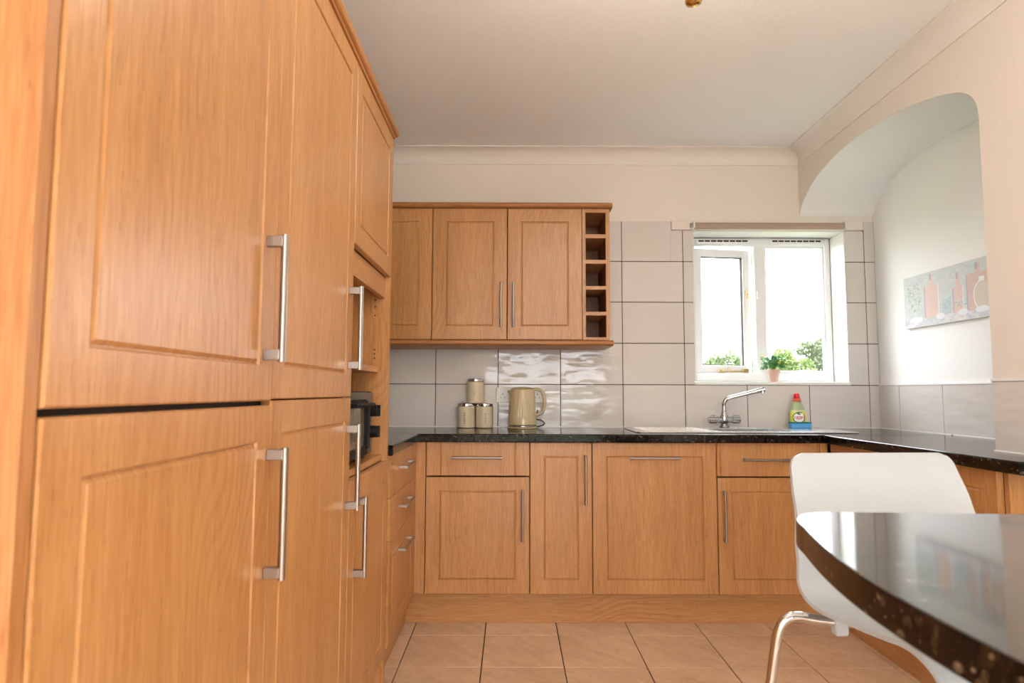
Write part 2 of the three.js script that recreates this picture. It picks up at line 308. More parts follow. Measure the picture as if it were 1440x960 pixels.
// ------------------------------------------------------------------ window over the sink
{
  const win = structGroup('window_1'), zf = -0.16, zb = -0.225;
  const x0 = op.x0 + 0.0075, x1 = op.x1 - 0.0075, y0 = 1.174, y1 = op.y1 - 0.002, my0 = 1.236, my1 = 1.993, mx0 = 1.478, mx1 = 1.545, rx = 1.908;
  mesh('window_frame', [box(x0, x0 + 0.052, y0, y1, zb, zf, 0.006), box(rx, x1, y0, y1, zb, zf, 0.006), box(x0 + 0.045, rx + 0.006, y0, my0 - 0.012, zb, zf - 0.001, 0.006), box(x0 + 0.045, rx + 0.006, my1 + 0.006, y1, zb, zf - 0.001, 0.006), box(mx0, mx1, my0 - 0.02, my1 + 0.01, zb, zf - 0.0005, 0.006)], M.upvc, win);
  // beads round the fixed pane
  const bx0 = mx1, bx1 = rx, bz0 = -0.19, bz1 = -0.172;
  mesh('glazing_bead', [box(bx0 - 0.004, bx0 + 0.012, my0, my1, bz0, bz1, 0.004), box(bx1 - 0.012, bx1 + 0.004, my0, my1, bz0, bz1, 0.004), box(bx0, bx1, my0 - 0.013, my0 + 0.004, bz0, bz1, 0.004), box(bx0, bx1, my1 - 0.006, my1 + 0.008, bz0, bz1, 0.004)], M.upvc, win);
  mesh('window_pane', box(bx0 - 0.002, bx1 + 0.002, my0 - 0.005, my1 + 0.005, -0.196, -0.1945), M.glass, win);
  // opening sash, hinged at its left, ajar
  const sash = new THREE.Group(); sash.name = 'sash'; win.add(sash); const sw = 0.368, sy0 = 1.222, sy1 = 1.988, f = 0.05;
  sash.position.set(x0 + 0.048, 0, -0.172); sash.rotation.y = 0.15;
  mesh('sash_frame', [box(0, f, sy0, sy1, -0.05, 0, 0.006), box(sw - f, sw, sy0, sy1, -0.05, 0, 0.006), box(f - 0.006, sw - f + 0.006, sy0, sy0 + f, -0.05, -0.0005, 0.006), box(f - 0.006, sw - f + 0.006, sy1 - f, sy1, -0.05, -0.0005, 0.006)], M.upvc, sash);
  mesh('gasket', [box(f, f + 0.003, sy0 + f, sy1 - f, -0.03, -0.008), box(sw - f - 0.003, sw - f, sy0 + f, sy1 - f, -0.03, -0.008), box(f, sw - f, sy0 + f, sy0 + f + 0.003, -0.03, -0.008), box(f, sw - f, sy1 - f - 0.003, sy1 - f, -0.03, -0.008)], M.dark, sash);
  mesh('window_pane', box(f - 0.003, sw - f + 0.003, sy0 + f - 0.003, sy1 - f + 0.003, -0.026, -0.0245), M.glass, sash);
  const hx = sw - f / 2;
  mesh('handle', [box(hx - 0.008, hx + 0.008, 1.69, 1.74, 0, 0.01, 0.004), rod([hx, 1.715, 0.008], [hx, 1.715, 0.03], 0.006), tube([[hx, 1.72, 0.03], [hx, 1.70, 0.033], [hx + 0.004, 1.65, 0.036], [hx, 1.60, 0.033]], 0.0052, 24, 10)], M.gold, sash);
  mesh('window_stay', [box(0.16, 0.325, sy0 + 0.008, sy0 + 0.018, 0.012, 0.02, 0.003), box(0.14, 0.185, sy0 + 0.004, sy0 + 0.026, 0, 0.014, 0.004), box(0.295, 0.335, sy0 + 0.004, sy0 + 0.03, 0, 0.02, 0.004), cyl(0.007, 0.005, 0.02, 12).translate(0.205, sy0 + 0.024, 0.016)], M.gold, sash);
  mesh('lock_keep', [box(1.488, 1.512, 1.67, 1.72, zf, zf + 0.012, 0.004), cyl(0.006, 0.006, 0.014, 12).rotateX(Math.PI / 2).translate(1.5, 1.695, zf + 0.012)], M.white, win);
  for (const [a, b] of [[1.125, 1.46], [1.575, 1.905]]) {
    const v = mesh('trickle_vent', box(a, b, 2.006, 2.034, zf - 0.001, zf + 0.014, 0.003), M.upvc, win);
    const sl = []; for (let k = 0; k < 8; k++) sl.push(box(a + 0.012 + k * (b - a - 0.03) / 8, a + 0.012 + (k + 0.86) * (b - a - 0.03) / 8, 2.021, 2.031, zf + 0.010, zf + 0.0148)); mesh('vent_slot', sl, std({ color: col(0.05, 0.022, 0.012), roughness: 0.9 }), v);
  }
  mesh('window_sill', grain(box(op.x0, op.x1, op.y0 - 0.018, op.y0, -0.24, 0.018, 0.004)), M.white, win);
  mesh('soffit_lining', grain(box(op.x0 + 0.0075, op.x1 - 0.0075, op.y1 - 0.0015, op.y1 - 0.0002, -0.155, -0.001)), M.white, win);
  // window behind the camera
  const w2 = structGroup('window_2'), m = (rw.x0 + rw.x1) / 2;
  mesh('window_frame', [box(rw.x0, rw.x0 + 0.06, rw.y0, rw.y1, ZR + 0.1, ZR + 0.17, 0.005), box(rw.x1 - 0.06, rw.x1, rw.y0, rw.y1, ZR + 0.1, ZR + 0.17, 0.005), box(rw.x0 + 0.05, rw.x1 - 0.05, rw.y0, rw.y0 + 0.06, ZR + 0.1, ZR + 0.169, 0.005), box(rw.x0 + 0.05, rw.x1 - 0.05, rw.y1 - 0.06, rw.y1, ZR + 0.1, ZR + 0.169, 0.005), box(m - 0.035, m + 0.035, rw.y0 + 0.05, rw.y1 - 0.05, ZR + 0.1, ZR + 0.168, 0.005)], M.upvc, w2);
  mesh('window_pane', box(rw.x0 + 0.05, m - 0.03, rw.y0 + 0.05, rw.y1 - 0.05, ZR + 0.134, ZR + 0.136), M.glass, w2);
  mesh('window_pane', box(m + 0.03, rw.x1 - 0.05, rw.y0 + 0.05, rw.y1 - 0.05, ZR + 0.134, ZR + 0.136), M.glass, w2);
}
{ // unseen side window, added to let in fill light
  const w3 = structGroup('added_window_3'), m = (lw.z0 + lw.z1) / 2, a = XW0 - 0.16, b = XW0 - 0.09;
  mesh('window_frame', [box(a, b, lw.y0, lw.y1, lw.z0, lw.z0 + 0.06, 0.005), box(a, b, lw.y0, lw.y1, lw.z1 - 0.06, lw.z1, 0.005), box(a, b - 0.001, lw.y0, lw.y0 + 0.06, lw.z0 + 0.05, lw.z1 - 0.05, 0.005), box(a, b - 0.001, lw.y1 - 0.06, lw.y1, lw.z0 + 0.05, lw.z1 - 0.05, 0.005), box(a, b - 0.002, lw.y0 + 0.05, lw.y1 - 0.05, m - 0.035, m + 0.035, 0.005)], M.upvc, w3);
  mesh('window_pane', box(XW0 - 0.126, XW0 - 0.124, lw.y0 + 0.05, lw.y1 - 0.05, lw.z0 + 0.05, m - 0.03), M.glass, w3);
  mesh('window_pane', box(XW0 - 0.126, XW0 - 0.124, lw.y0 + 0.05, lw.y1 - 0.05, m + 0.03, lw.z1 - 0.05), M.glass, w3);
}
// roller blind on its batten
{
  tag(mesh('batten', grain(box(0.9335, 2.0535, 2.0535, 2.1055, 0.0003, 0.02, 0.002), 'x'), M.wall), 'thin painted wooden batten behind the roller blind above the window', 'batten');
  const b = thing('roller_blind', 'rolled up beige roller blind fixed above the kitchen window', 'blind', [1.49, 2.07, 0.046]);
  mesh('rolled_fabric', cyl(0.0185, 0.0185, 0.86, 28).rotateZ(Math.PI / 2), std({ color: col(0.45, 0.33, 0.27), roughness: 0.9 }), b);
  for (const s of [-1, 1]) mesh('bracket', [box(s * 0.436 - 0.004, s * 0.436 + 0.004, -0.016, 0.025, -0.0255, 0.02, 0.002), box(s * 0.436 - 0.012, s * 0.436 + 0.012, -0.016, 0.028, -0.0255, -0.0225, 0.001)], M.white, b);
  mesh('cord_wheel', cyl(0.014, 0.014, 0.012, 18).rotateZ(Math.PI / 2).translate(-0.447, 0.003, 0), M.steel, b);
}

// ------------------------------------------------------------------ outdoors
struct('ground', box(-60, 60, -0.6, -0.4, -90, 60), std({ color: col(0.10, 0.13, 0.06), roughness: 1 }));
struct('bounce_pavement', [box(-8, 7, -0.399, -0.2, ZR + 0.3, ZR + 6), box(-8, XW0 - 0.25, -0.399, -0.2, 1.5, ZR + 0.3)], std({ color: col(0.62, 0.60, 0.57), roughness: 0.9 }));  // pale paving added out of view to bounce daylight up indoors
const leafGeo = (() => { const s = new THREE.Shape(); s.moveTo(0, -0.5); s.quadraticCurveTo(0.32, 0, 0, 0.5); s.quadraticCurveTo(-0.32, 0, 0, -0.5); return new THREE.ShapeGeometry(s, 3); })();
function foliage(parent, blobs, n, size, mat) {
  const im = new THREE.InstancedMesh(leafGeo, mat, n), o = new THREE.Object3D(), c = new THREE.Color();
  for (let i = 0; i < n; i++) {
    const b = blobs[(rnd() * blobs.length) | 0], v = new THREE.Vector3(rnd() * 2 - 1, rnd() * 2 - 1, rnd() * 2 - 1); if (v.length() > 1) v.normalize().multiplyScalar(0.6 + 0.4 * rnd());
    o.position.set(b[0] + v.x * b[3], b[1] + v.y * b[4], b[2] + v.z * b[3]); o.rotation.set(rnd() * 6, rnd() * 6, rnd() * 6); o.scale.setScalar(size * (0.6 + rnd() * 0.8)); o.updateMatrix(); im.setMatrixAt(i, o.matrix);
    const k = 0.75 + rnd() * 0.5; im.setColorAt(i, c.setRGB(k, k, k * 0.9));
  }
  im.name = 'foliage'; im.userData.kind = 'stuff'; im.castShadow = true; parent.add(im); return im;
}
const leafMat = (r, g, b) => std({ color: col(r, g, b), roughness: 0.7, side: THREE.DoubleSide, transmission: 0.35, thickness: 0 });
function tree(name, label, [x, z], blobs, n, size, mat) {
  const t = thing(name, label, name === 'tree' ? 'tree' : 'bush', [x, -0.4, z]);
  const g = [tube([[0, 0, 0], [0.05, 0.8, 0], [0, blobs[0][1], 0]], 0.12, 12, 8)];
  for (const b of blobs) g.push(tube([[0, blobs[0][1] * 0.5, 0], [b[0] * 0.6, (b[1] + blobs[0][1]) * 0.45, b[2] * 0.6], [b[0], b[1] + b[4] * 0.3, b[2]]], 0.045, 10, 6));
  mesh('trunk', g, std({ color: col(0.16, 0.11, 0.08), roughness: 0.95 }), t);
  foliage(t, blobs, n, size, mat);
  return t;
}
tree('bush', 'round grey green bush seen through the ajar window sash', [7.95, -20], [[0, 2.35, 0, 0.85, 0.75], [-0.6, 2.1, 0, 0.6, 0.6], [0.65, 2.2, 0, 0.6, 0.65]], 6500, 0.17, leafMat(0.10, 0.145, 0.05));
tree('tree', 'loose leaved tree behind the fixed pane of the kitchen window', [10.75, -18.2], [[0, 2.2, 0, 0.7, 0.5], [-0.5, 3.0, 0, 0.6, 0.3], [0.3, 3.45, 0.1, 0.45, 0.3], [-0.2, 2.55, 0, 0.7, 0.25], [0.5, 2.8, 0, 0.35, 0.5], [0.62, 4.35, 0, 0.16, 0.2], [0.05, 3.1, 0, 0.4, 0.35]], 6400, 0.17, leafMat(0.10, 0.14, 0.055));
tree('bush', 'pale yellow green bush behind the potted plant on the sill', [8.95, -17.5], [[0, 2.45, 0, 0.4, 0.55], [0.55, 2.2, 0, 0.5, 0.5], [-0.45, 2.1, 0, 0.35, 0.45]], 4500, 0.14, leafMat(0.13, 0.2, 0.035));
{
  const u = thing('power_line', 'two thin overhead wires crossing the white sky outside the window', 'wire', [8, -0.4, -22]), iron = std({ color: col(0.10, 0.10, 0.11), roughness: 0.7 });
  for (const x of [-6.5, 7.2]) mesh('pole', cyl(0.12, 0.09, 12, 12).translate(x, 6, 0), std({ color: col(0.15, 0.1, 0.07), roughness: 0.9 }), u);
  for (const [a, b] of [[5.05, 7.2], [4.35, 6.55]]) mesh('wire', tube([[-6.5, a, 0.1], [0.3, (a + b) / 2 - 0.1, 0.1], [7.2, b, 0.1]], 0.024, 30, 6), iron, u);
}
tree('bush', 'garden hedge bush outside the window behind the camera', [0.6, 11.5], [[0, 1.0, 0, 0.8, 0.6], [-1.1, 1.0, 0, 0.8, 0.55], [1.2, 1.1, 0, 0.8, 0.6]], 2600, 0.17, leafMat(0.09, 0.12, 0.05));

// ------------------------------------------------------------------ kitchen units
const ZF = 0.58;
// bar handle, upright, foot plates on local z = 0, middle at the origin
function handleGeo(len, r = 0.006, out = 0.036, horizontal = false) {
  const g = [rod([0, -len / 2, out - r], [0, len / 2, out - r], r, 18)];
  for (const s of [-1, 1]) g.push(box(-0.0055, 0.0055, s * (len / 2 - 0.012) - 0.009, s * (len / 2 - 0.012) + 0.009, 0, out - r, 0.0012));
  const m = merge(g); return horizontal ? m.rotateZ(Math.PI / 2) : m;
}
function handleBig(len) { // square foot with a round bar on its outer end
  const r = 0.007, out = 0.039, g = [rod([0, -len / 2, out - r], [0, len / 2, out - r], r, 20)];
  for (const s of [-1, 1]) g.push(box(-0.008, 0.008, s * (len / 2 - 0.013) - 0.010, s * (len / 2 - 0.013) + 0.010, 0, out - r - 0.002, 0.0015));
  return merge(g);
}
// fronts: parts of a unit whose local x runs along it, z out of its face
function front(unit, name, x0, x1, y0, y1, zc, kind = 'panel', f = 0.064) {
  const w = x1 - x0, h = y1 - y0, g = kind === 'drawer' ? drawerGeo(w, h, 0.02, f) : doorGeo(w, h, 0.02, kind === 'flat' ? 0 : f);
  const m = mesh(name, grain(g, 'y', ...off()), M.oak, unit); m.position.set(x0, y0, zc); return m;
}
function pull(door, x, y, len, horizontal, big) { const h = mesh('handle', big ? handleBig(len) : handleGeo(len, 0.0058, 0.034, horizontal), M.steel, door); h.position.set(x - door.position.x, y - door.position.y, 0.02); return h; }
const oak = (g, ax = 'y') => grain(g, ax, ...off());
const carcassOf = (w, y0, y1, d) => { const t = 0.018; return [box(0, t, y0, y1, -d, 0), box(w - t, w, y0, y1, -d, 0), box(t, w - t, y0, y0 + t, -d, 0), box(t, w - t, y1 - t, y1, -d, 0), box(t, w - t, y0 + t, y1 - t, -d, -d + 0.008)].map((g) => oak(g)); };
const g2 = 0.0019;                                       // half a gap between fronts

// --- tall run on the left: local x runs from its near end to its far end
const ZT = [3.092, 2.487, 1.870, 1.2824];
const tallGroup = 'tall oak larder units along the left wall';
function tall(name, label, k) {
  const u = thing(name, label, 'cabinet', [XL - 0.0205, 0, ZT[k]], Math.PI / 2, tallGroup); return [u, ZT[k] - ZT[k + 1]];
}
{
  const D = XL - 0.0205 - XW0 - 0.002;
  {
    const [u, w] = tall('tall_cabinet', 'nearest tall oak cabinet with a wide dark gap between its two doors', 0);
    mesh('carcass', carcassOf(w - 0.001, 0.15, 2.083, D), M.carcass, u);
    mesh('gap_shade', box(0.0005, w - 0.0015, 1.06, 1.11, 0.0002, 0.002), M.dark, u);  // dark strip painting in the shade of the gap between the doors
    const a = front(u, 'door', g2, w - g2, 1.0885, 2.080, 0.0022), b = front(u, 'door', g2, w - g2, 0.152, 1.0795, 0.0022);
    pull(a, w - 0.045, 1.279, 0.238, false, true); pull(b, w - 0.012, 0.88, 0.242, false, true);
    const e = mesh('end_panel', oak(box(-0.021, -0.001, 0, 2.083, -D, 0.0195, 0.0015)), M.oakDark, u); e.userData.label = 'plain oak end panel with a pale front edge';  // darker oak stands in for the weaker light on this end panel
  }
  {
    const [u, w] = tall('tall_cabinet', 'middle tall oak cabinet with two long bar handles beside the oven housing', 1);
    mesh('carcass', carcassOf(w - 0.001, 0.15, 2.083, D), M.carcass, u);
    const a = front(u, 'door', g2, w - g2, 1.0912, 2.080, 0.0005), b = front(u, 'door', g2, w - g2, 0.152, 1.0880, 0.0005);
    pull(a, w - 0.040, 1.285, 0.236, false, true); pull(b, w - 0.036, 0.897, 0.236, false, true);
  }
  {
    const [u, w] = tall('oven_housing', 'tall oak oven housing with an open shelf niche above the mini oven', 2), t = 0.018;
    mesh('carcass', [box(0, t, 0.15, 2.083, -D, 0.0), box(w - 0.0195, w, 0.0, 2.083, -D, 0.018), box(t, w - 0.0195, 0.15, 0.168, -D, -0.001), box(t, w - 0.0195, 2.065, 2.083, -D, -0.001), box(t, w - 0.0195, 0.168, 2.065, -D, -D + 0.008)].map((g) => oak(g)), M.oak, u);
    mesh('base_shelf', oak(box(t, w - 0.0195, 0.853, 0.874, -D + 0.008, -0.002), 'x'), M.oak, u);
    mesh('shelf', oak(box(t, w - 0.0195, 1.177, 1.199, -D + 0.008, -0.02, 0.002), 'x'), M.oak, u);
    mesh('rail', oak(box(t, w - 0.0195, 1.458, 1.535, -0.02, -0.0008), 'x'), M.oak, u);
    mesh('top_shelf', oak(box(t, w - 0.0195, 1.5, 1.52, -D + 0.008, -0.0205), 'x'), M.oak, u);
    const a = front(u, 'door', g2, w - 0.021, 1.5385, 2.080, 0.0005), b = front(u, 'door', g2, w - 0.021, 0.152, 0.8505, 0.0005);
    pull(b, 0.07, 0.683, 0.232, false, true);
    for (const y of [1.451, 1.424, 1.392, 1.263, 1.247, 1.231]) mesh('peg_hole', cyl(0.0032, 0.0032, 0.001, 10).rotateZ(Math.PI / 2).translate(w - 0.0199, y, -0.036), M.dark, u);
  }
  // cornice along the top, plinth along the foot
  const len = ZT[0] + 0.021 - ZT[3], cor = (l) => { const s = new THREE.Shape(); s.moveTo(-0.03, 0); s.lineTo(0.004, 0); s.lineTo(0.006, 0.006); s.quadraticCurveTo(0.019, 0.008, 0.02, 0.02); s.quadraticCurveTo(0.019, 0.031, 0.008, 0.032); s.lineTo(-0.03, 0.032); s.closePath(); return new THREE.ExtrudeGeometry(s, { depth: l, bevelEnabled: false, curveSegments: 8 }); };
  tag(mesh('cornice', grain(toCreasedNormals(cor(len), 0.6).translate(XL, 2.0835, ZT[3]), 'z', 0.3, 0.1), M.oakDark), 'oak cornice moulding along the top of the tall left units', 'moulding');
  tag(mesh('plinth_board', oak(box(XL - 0.07, XL - 0.05, 0.001, 0.148, 0.524, ZT[3] - 0.001), 'z'), M.oak), 'short oak plinth under the three drawer unit', 'plinth');
  tag(mesh('plinth_board', oak(box(XL - 0.07, XL - 0.05, 0.001, 0.148, ZT[3] + 0.021, ZT[0] - 0.001), 'z'), M.oak), 'long oak plinth under the tall left units', 'plinth');

  // three drawer base unit beside it
  const z0 = 0.632, z1 = 1.2814, u = thing('drawer_unit', 'oak three drawer base unit between the oven housing and the corner', 'cabinet', [XL - 0.0205, 0, z1], Math.PI / 2), w = z1 - z0;
  mesh('carcass', carcassOf(w, 0.15, 0.865, 0.54), M.carcass, u);
  mesh('filler_strip', oak(box(0.0005, 0.044, 0.152, 0.864, 0.0003, 0.008, 0.002)), M.oakDark, u);
  mesh('corner_post', oak(box(w - 0.0025, w + 0.0515, 0.152, 0.864, 0.0003, 0.0203, 0.002)), M.oak, u);
  const fr = [[0.7045, 0.864, 'drawer', 0.797], [0.5435, 0.7015, 'drawer', 0.639], [0.152, 0.5405, 'panel', 0.465]];
  for (const [a, b, k, hy] of fr) { const d = front(u, 'drawer', 0.046, w - 0.004, a, b, 0.0005, k); pull(d, 0.36, hy, 0.24, true); }
}
// --- base units along the back wall
const baseGroup = 'oak base units along the back wall';
function base(name, label, x0, x1, open) {
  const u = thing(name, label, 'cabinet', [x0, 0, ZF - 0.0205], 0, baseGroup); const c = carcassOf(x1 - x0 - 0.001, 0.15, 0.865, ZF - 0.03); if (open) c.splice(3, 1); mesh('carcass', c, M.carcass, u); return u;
}
const X0 = -0.4097;
{
  const u = base('base_cabinet', 'oak base cabinet with one drawer and door in the corner beside the drawer unit', X0, X0 + 0.5);
  pull(front(u, 'drawer', g2, 0.5 - g2, 0.7055, 0.864, 0.0005, 'drawer'), 0.245, 0.792, 0.244, true);
  pull(front(u, 'door', g2, 0.5 - g2, 0.1513, 0.698, 0.0005), 0.466, 0.52, 0.242);
  mesh('corner_post', oak(box(XL - X0 - 0.002, -0.0015, 0.152, 0.864, -0.03, 0.016, 0.002)), M.oak, u).userData.label = 'narrow oak corner post';
}
{
  const u = base('base_cabinet', 'narrow oak base cabinet with a single tall door under the kettle', X0 + 0.5, X0 + 0.8);
  pull(front(u, 'door', g2, 0.3 - g2, 0.1513, 0.864, 0.0005), 0.267, 0.688, 0.238);
}
{
  const u = base('base_cabinet', 'wide oak fronted unit with a horizontal handle left of the sink', X0 + 0.8, X0 + 1.4);
  pull(front(u, 'door', g2, 0.6 - g2, 0.1513, 0.864, 0.0005), 0.298, 0.792, 0.242, true);
}
{
  const u = base('base_cabinet', 'oak sink cabinet with drawer and door partly behind the white chair', X0 + 1.4, X0 + 1.9, true);
  pull(front(u, 'drawer', g2, 0.5 - g2, 0.7055, 0.864, 0.0005, 'drawer', 0.01), 0.24, 0.785, 0.236, true);
  pull(front(u, 'door', g2, 0.5 - g2, 0.1513, 0.698, 0.0005), 0.03, 0.518, 0.242);
  mesh('corner_post', oak(box(0.5015, XF - X0 - 1.4 + 0.004, 0.152, 0.864, -0.03, 0.016, 0.002)), M.oak, u).userData.label = 'narrow oak corner post';
}
tag(mesh('plinth_board', oak(box(XL - 0.049, XF + 0.05, 0.001, 0.1485, 0.502, 0.522), 'x'), M.oak), 'long oak plinth along the foot of the back units', 'plinth');
// --- base units on the right, facing left
{
  const mk = (label, za, zb) => { const u = thing('base_cabinet', label, 'cabinet', [XF + 0.0205, 0, za], -Math.PI / 2, 'oak base units under the right worktop'); mesh('carcass', carcassOf(zb - za - 0.001, 0.15, 0.865, 0.125), M.carcass, u); return [u, zb - za]; };
  const [a, wa] = mk('oak corner base cabinet under the right worktop behind the chair back', 0.61, 1.07);
  front(a, 'door', g2, wa - g2, 0.1513, 0.864, 0.0005);
  const [b, wb2] = mk('last oak base cabinet on the right with an exposed side panel', 1.07, 1.672);
  front(b, 'door', g2, wb2 - g2, 0.1513, 0.864, 0.0005);
  mesh('side_panel', oak(box(wb2, wb2 + 0.018, 0.0, 0.865, -0.14, -0.002)), M.oak, b);
  tag(mesh('plinth_board', oak(box(XF + 0.051, XF + 0.071, 0.001, 0.148, 0.523, 1.668), 'z'), M.oak), 'oak plinth under the right hand units behind the chair', 'plinth');
}
// --- worktops
const bowl = [[1.05, 0.14], [1.05, 0.46], [1.44, 0.46], [1.44, 0.14]];
const gran = (g) => grain(g, 'x', 0.1, 0.2);
const seal = (w, ...a) => mesh('sealant', box(...a, 0.0015), M.white, w);
const wtBack = tag(mesh('worktop', gran(slab([[XW0 + 0.001, 0.0085], [XN - 0.009, 0.0085], [XN - 0.009, 0.6145], [XW0 + 0.001, 0.6145]], 0.8655, WT, 0.006, [bowl])), M.granite), 'black speckled worktop along the back wall holding the sink', 'worktop');
tag(mesh('worktop', gran(slab([[XW0 + 0.001, 0.6155], [-0.442, 0.6155], [-0.442, 1.28], [XW0 + 0.001, 1.28]], 0.8655, WT, 0.006)), M.granite), 'short black speckled worktop over the drawer unit', 'worktop');
const wtRight = tag(mesh('worktop', gran(slab([[1.495, 0.6155], [XN - 0.009, 0.6155], [XN - 0.009, 1.452], [XR - 0.009, 1.452], [XR - 0.009, 1.80], [1.665, 1.838], [1.535, 1.838], [1.495, 1.80]], 0.8655, WT, 0.006)), M.granite), 'black speckled worktop in the arched recess on the right', 'worktop');
seal(wtBack, XW0 + 0.002, XN - 0.01, WT - 0.001, WT + 0.005, 0.0082, 0.013); seal(wtRight, XN - 0.013, XN - 0.0082, WT - 0.001, WT + 0.005, 0.62, 1.45); seal(wtBack, XN - 0.013, XN - 0.0082, WT - 0.001, WT + 0.005, 0.02, 0.61); seal(wtRight, XR - 0.013, XR - 0.0082, WT - 0.001, WT + 0.005, 1.459, 1.83);

// --- wall units
const ZWC = 0.322, wy0 = 1.382, wy1 = 2.088, wallG = 'oak wall units over the kettle';
{
  const xs = [-0.8228, -0.4228, 0.3772, 0.524];
  const wu = (name, label, a, b) => { const u = thing(name, label, 'cabinet', [xs[a], 0, ZWC - 0.0205], 0, wallG); return [u, xs[b] - xs[a]]; };
  { const [u, w] = wu('wall_cabinet', 'oak corner wall cabinet half hidden by the tall units', 0, 1); mesh('carcass', carcassOf(w - 0.001, wy0, wy1, 0.29), M.carcass, u); front(u, 'door', g2, w - g2, wy0, wy1, 0.0005, 'panel', 0.07); }
  { const [u, w] = wu('wall_cabinet', 'oak double door wall cabinet with two upright bar handles', 1, 2); mesh('carcass', carcassOf(w - 0.001, wy0, wy1, 0.29), M.carcass, u);
    pull(front(u, 'door', g2, 0.4 - g2, wy0, wy1, 0.0005, 'panel', 0.07), 0.4 - 0.033, 1.567, 0.24); pull(front(u, 'door', 0.4 + g2, w - g2, wy0, wy1, 0.0005, 'panel', 0.07), 0.4 + 0.032, 1.567, 0.24); }
  { const [u, w] = wu('wine_rack', 'open oak wine rack of five square holes beside the wall cabinet', 2, 3), t = 0.018, zo = 0.018;
    mesh('side_panel', oak(box(0.0005, t, wy0, wy1, -0.29, zo)), M.oak, u); mesh('side_panel', oak(box(w - 0.020, w, wy0, wy1, -0.29, zo)), M.oak, u);
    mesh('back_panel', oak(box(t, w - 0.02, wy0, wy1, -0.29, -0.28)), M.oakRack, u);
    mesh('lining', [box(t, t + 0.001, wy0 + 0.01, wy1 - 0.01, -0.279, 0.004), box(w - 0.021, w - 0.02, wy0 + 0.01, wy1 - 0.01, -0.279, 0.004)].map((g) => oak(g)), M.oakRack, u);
    for (const [a, b] of [[wy0, 1.396], [1.513, 1.532], [1.651, 1.670], [1.791, 1.811], [1.929, 1.950], [2.068, wy1]]) mesh('shelf', oak(box(t, w - 0.02, a, b, -0.28, zo - 0.001), 'x'), M.oak, u); }
  const x1 = xs[3] + 0.004;
  const L = x1 - xs[0], bead = (y0, y1, proj, flat) => { const h = y1 - y0, s = new THREE.Shape(); s.moveTo(-0.3, 0); s.lineTo(proj - 0.012, 0); s.absarc(proj - Math.min(h / 2, 0.014), h / 2, Math.min(h / 2, 0.014), -Math.PI / 2, Math.PI / 2, false); s.lineTo(-0.3, h); s.closePath(); return new THREE.ExtrudeGeometry(s, { depth: L, bevelEnabled: true, bevelThickness: 0.006, bevelSize: 0.006, bevelOffset: -0.006, bevelSegments: 3, curveSegments: 10 }).rotateY(-Math.PI / 2).scale(1, 1, 1); };
  // shape x -> world +z, extrusion -> world -x
  const put = (g, y) => { g.translate(x1 + 0.004, y, ZWC); return grain(toCreasedNormals(g, 0.7), 'x', 0.2, 0.4); };
  tag(mesh('cornice', put(bead(0, 0.0275, 0.03), wy1 + 0.0008), M.oakDark), 'rounded oak cornice on top of the wall units', 'moulding');
  tag(mesh('light_pelmet', put(bead(0, 0.032, 0.03), wy0 - 0.0335), M.oakDark), 'rounded oak pelmet along the underside of the wall units', 'moulding');
}
// ------------------------------------------------------------------ mini oven in its niche
{
  const zn = ZT[2], u = thing('mini_oven', 'small black and steel mini oven in the tall unit niche', 'oven', [XL - 0.045, 0.8745, 1.842], Math.PI / 2), w = 0.455, h = 0.232, d = 0.34;
  mesh('body', [box(0, w, 0.012, h, -d, 0, 0.006), box(0.02, 0.05, 0, 0.014, -0.05, -0.02), box(w - 0.05, w - 0.02, 0, 0.014, -0.05, -0.02), box(0.02, 0.05, 0, 0.014, -d + 0.02, -d + 0.05), box(w - 0.05, w - 0.02, 0, 0.014, -d + 0.02, -d + 0.05)], M.matte, u);
  mesh('control_panel', box(w - 0.11, w - 0.004, 0.016, h - 0.004, 0, 0.004, 0.0015), std({ color: col(0.09, 0.08, 0.07), metalness: 0.8, roughness: 0.3 }), u);
  mesh('top_trim', box(0.004, w - 0.112, h - 0.028, h - 0.003, 0, 0.005, 0.0015), std({ color: col(0.12, 0.11, 0.10), metalness: 0.8, roughness: 0.3 }), u);
  const dr = mesh('door', [box(0.008, w - 0.116, 0.018, 0.05, 0, 0.014, 0.003), box(0.008, w - 0.116, 0.178, h - 0.03, 0, 0.014, 0.003), box(0.008, 0.04, 0.04, 0.19, 0, 0.014, 0.003), box(w - 0.148, w - 0.116, 0.04, 0.19, 0, 0.022, 0.003)], M.matte, u);
  mesh('door_glass', box(0.036, w - 0.144, 0.046, 0.182, 0.002, 0.008), std({ color: col(0.16, 0.14, 0.10), roughness: 0.06, ior: 1.5 }), dr);
  mesh('handle', [rod([0.05, 0.188, 0.04], [w - 0.15, 0.188, 0.04], 0.007), box(0.06, 0.072, 0.182, 0.194, 0.013, 0.04), box(w - 0.172, w - 0.16, 0.182, 0.194, 0.013, 0.04)], M.matte, dr);
  for (const y of [0.165, 0.092]) { const k = mesh('knob', [cyl(0.022, 0.020, 0.028, 28).rotateX(Math.PI / 2), box(-0.004, 0.004, -0.02, 0.02, 0.012, 0.024, 0.002)], M.matte, u); k.position.set(w - 0.052, y, 0.0185); }
  for (const s of [cyl(0.003, 0.003, 0.003, 12).rotateX(Math.PI / 2).translate(w - 0.075, 0.045, 0.005), cyl(0.003, 0.003, 0.003, 12).rotateX(Math.PI / 2).translate(w - 0.03, 0.215, 0.005), cyl(0.003, 0.003, 0.003, 12).rotateX(Math.PI / 2).translate(w - 0.03, 0.128, 0.005)]) mesh('panel_screw', s, M.sink, u);
}
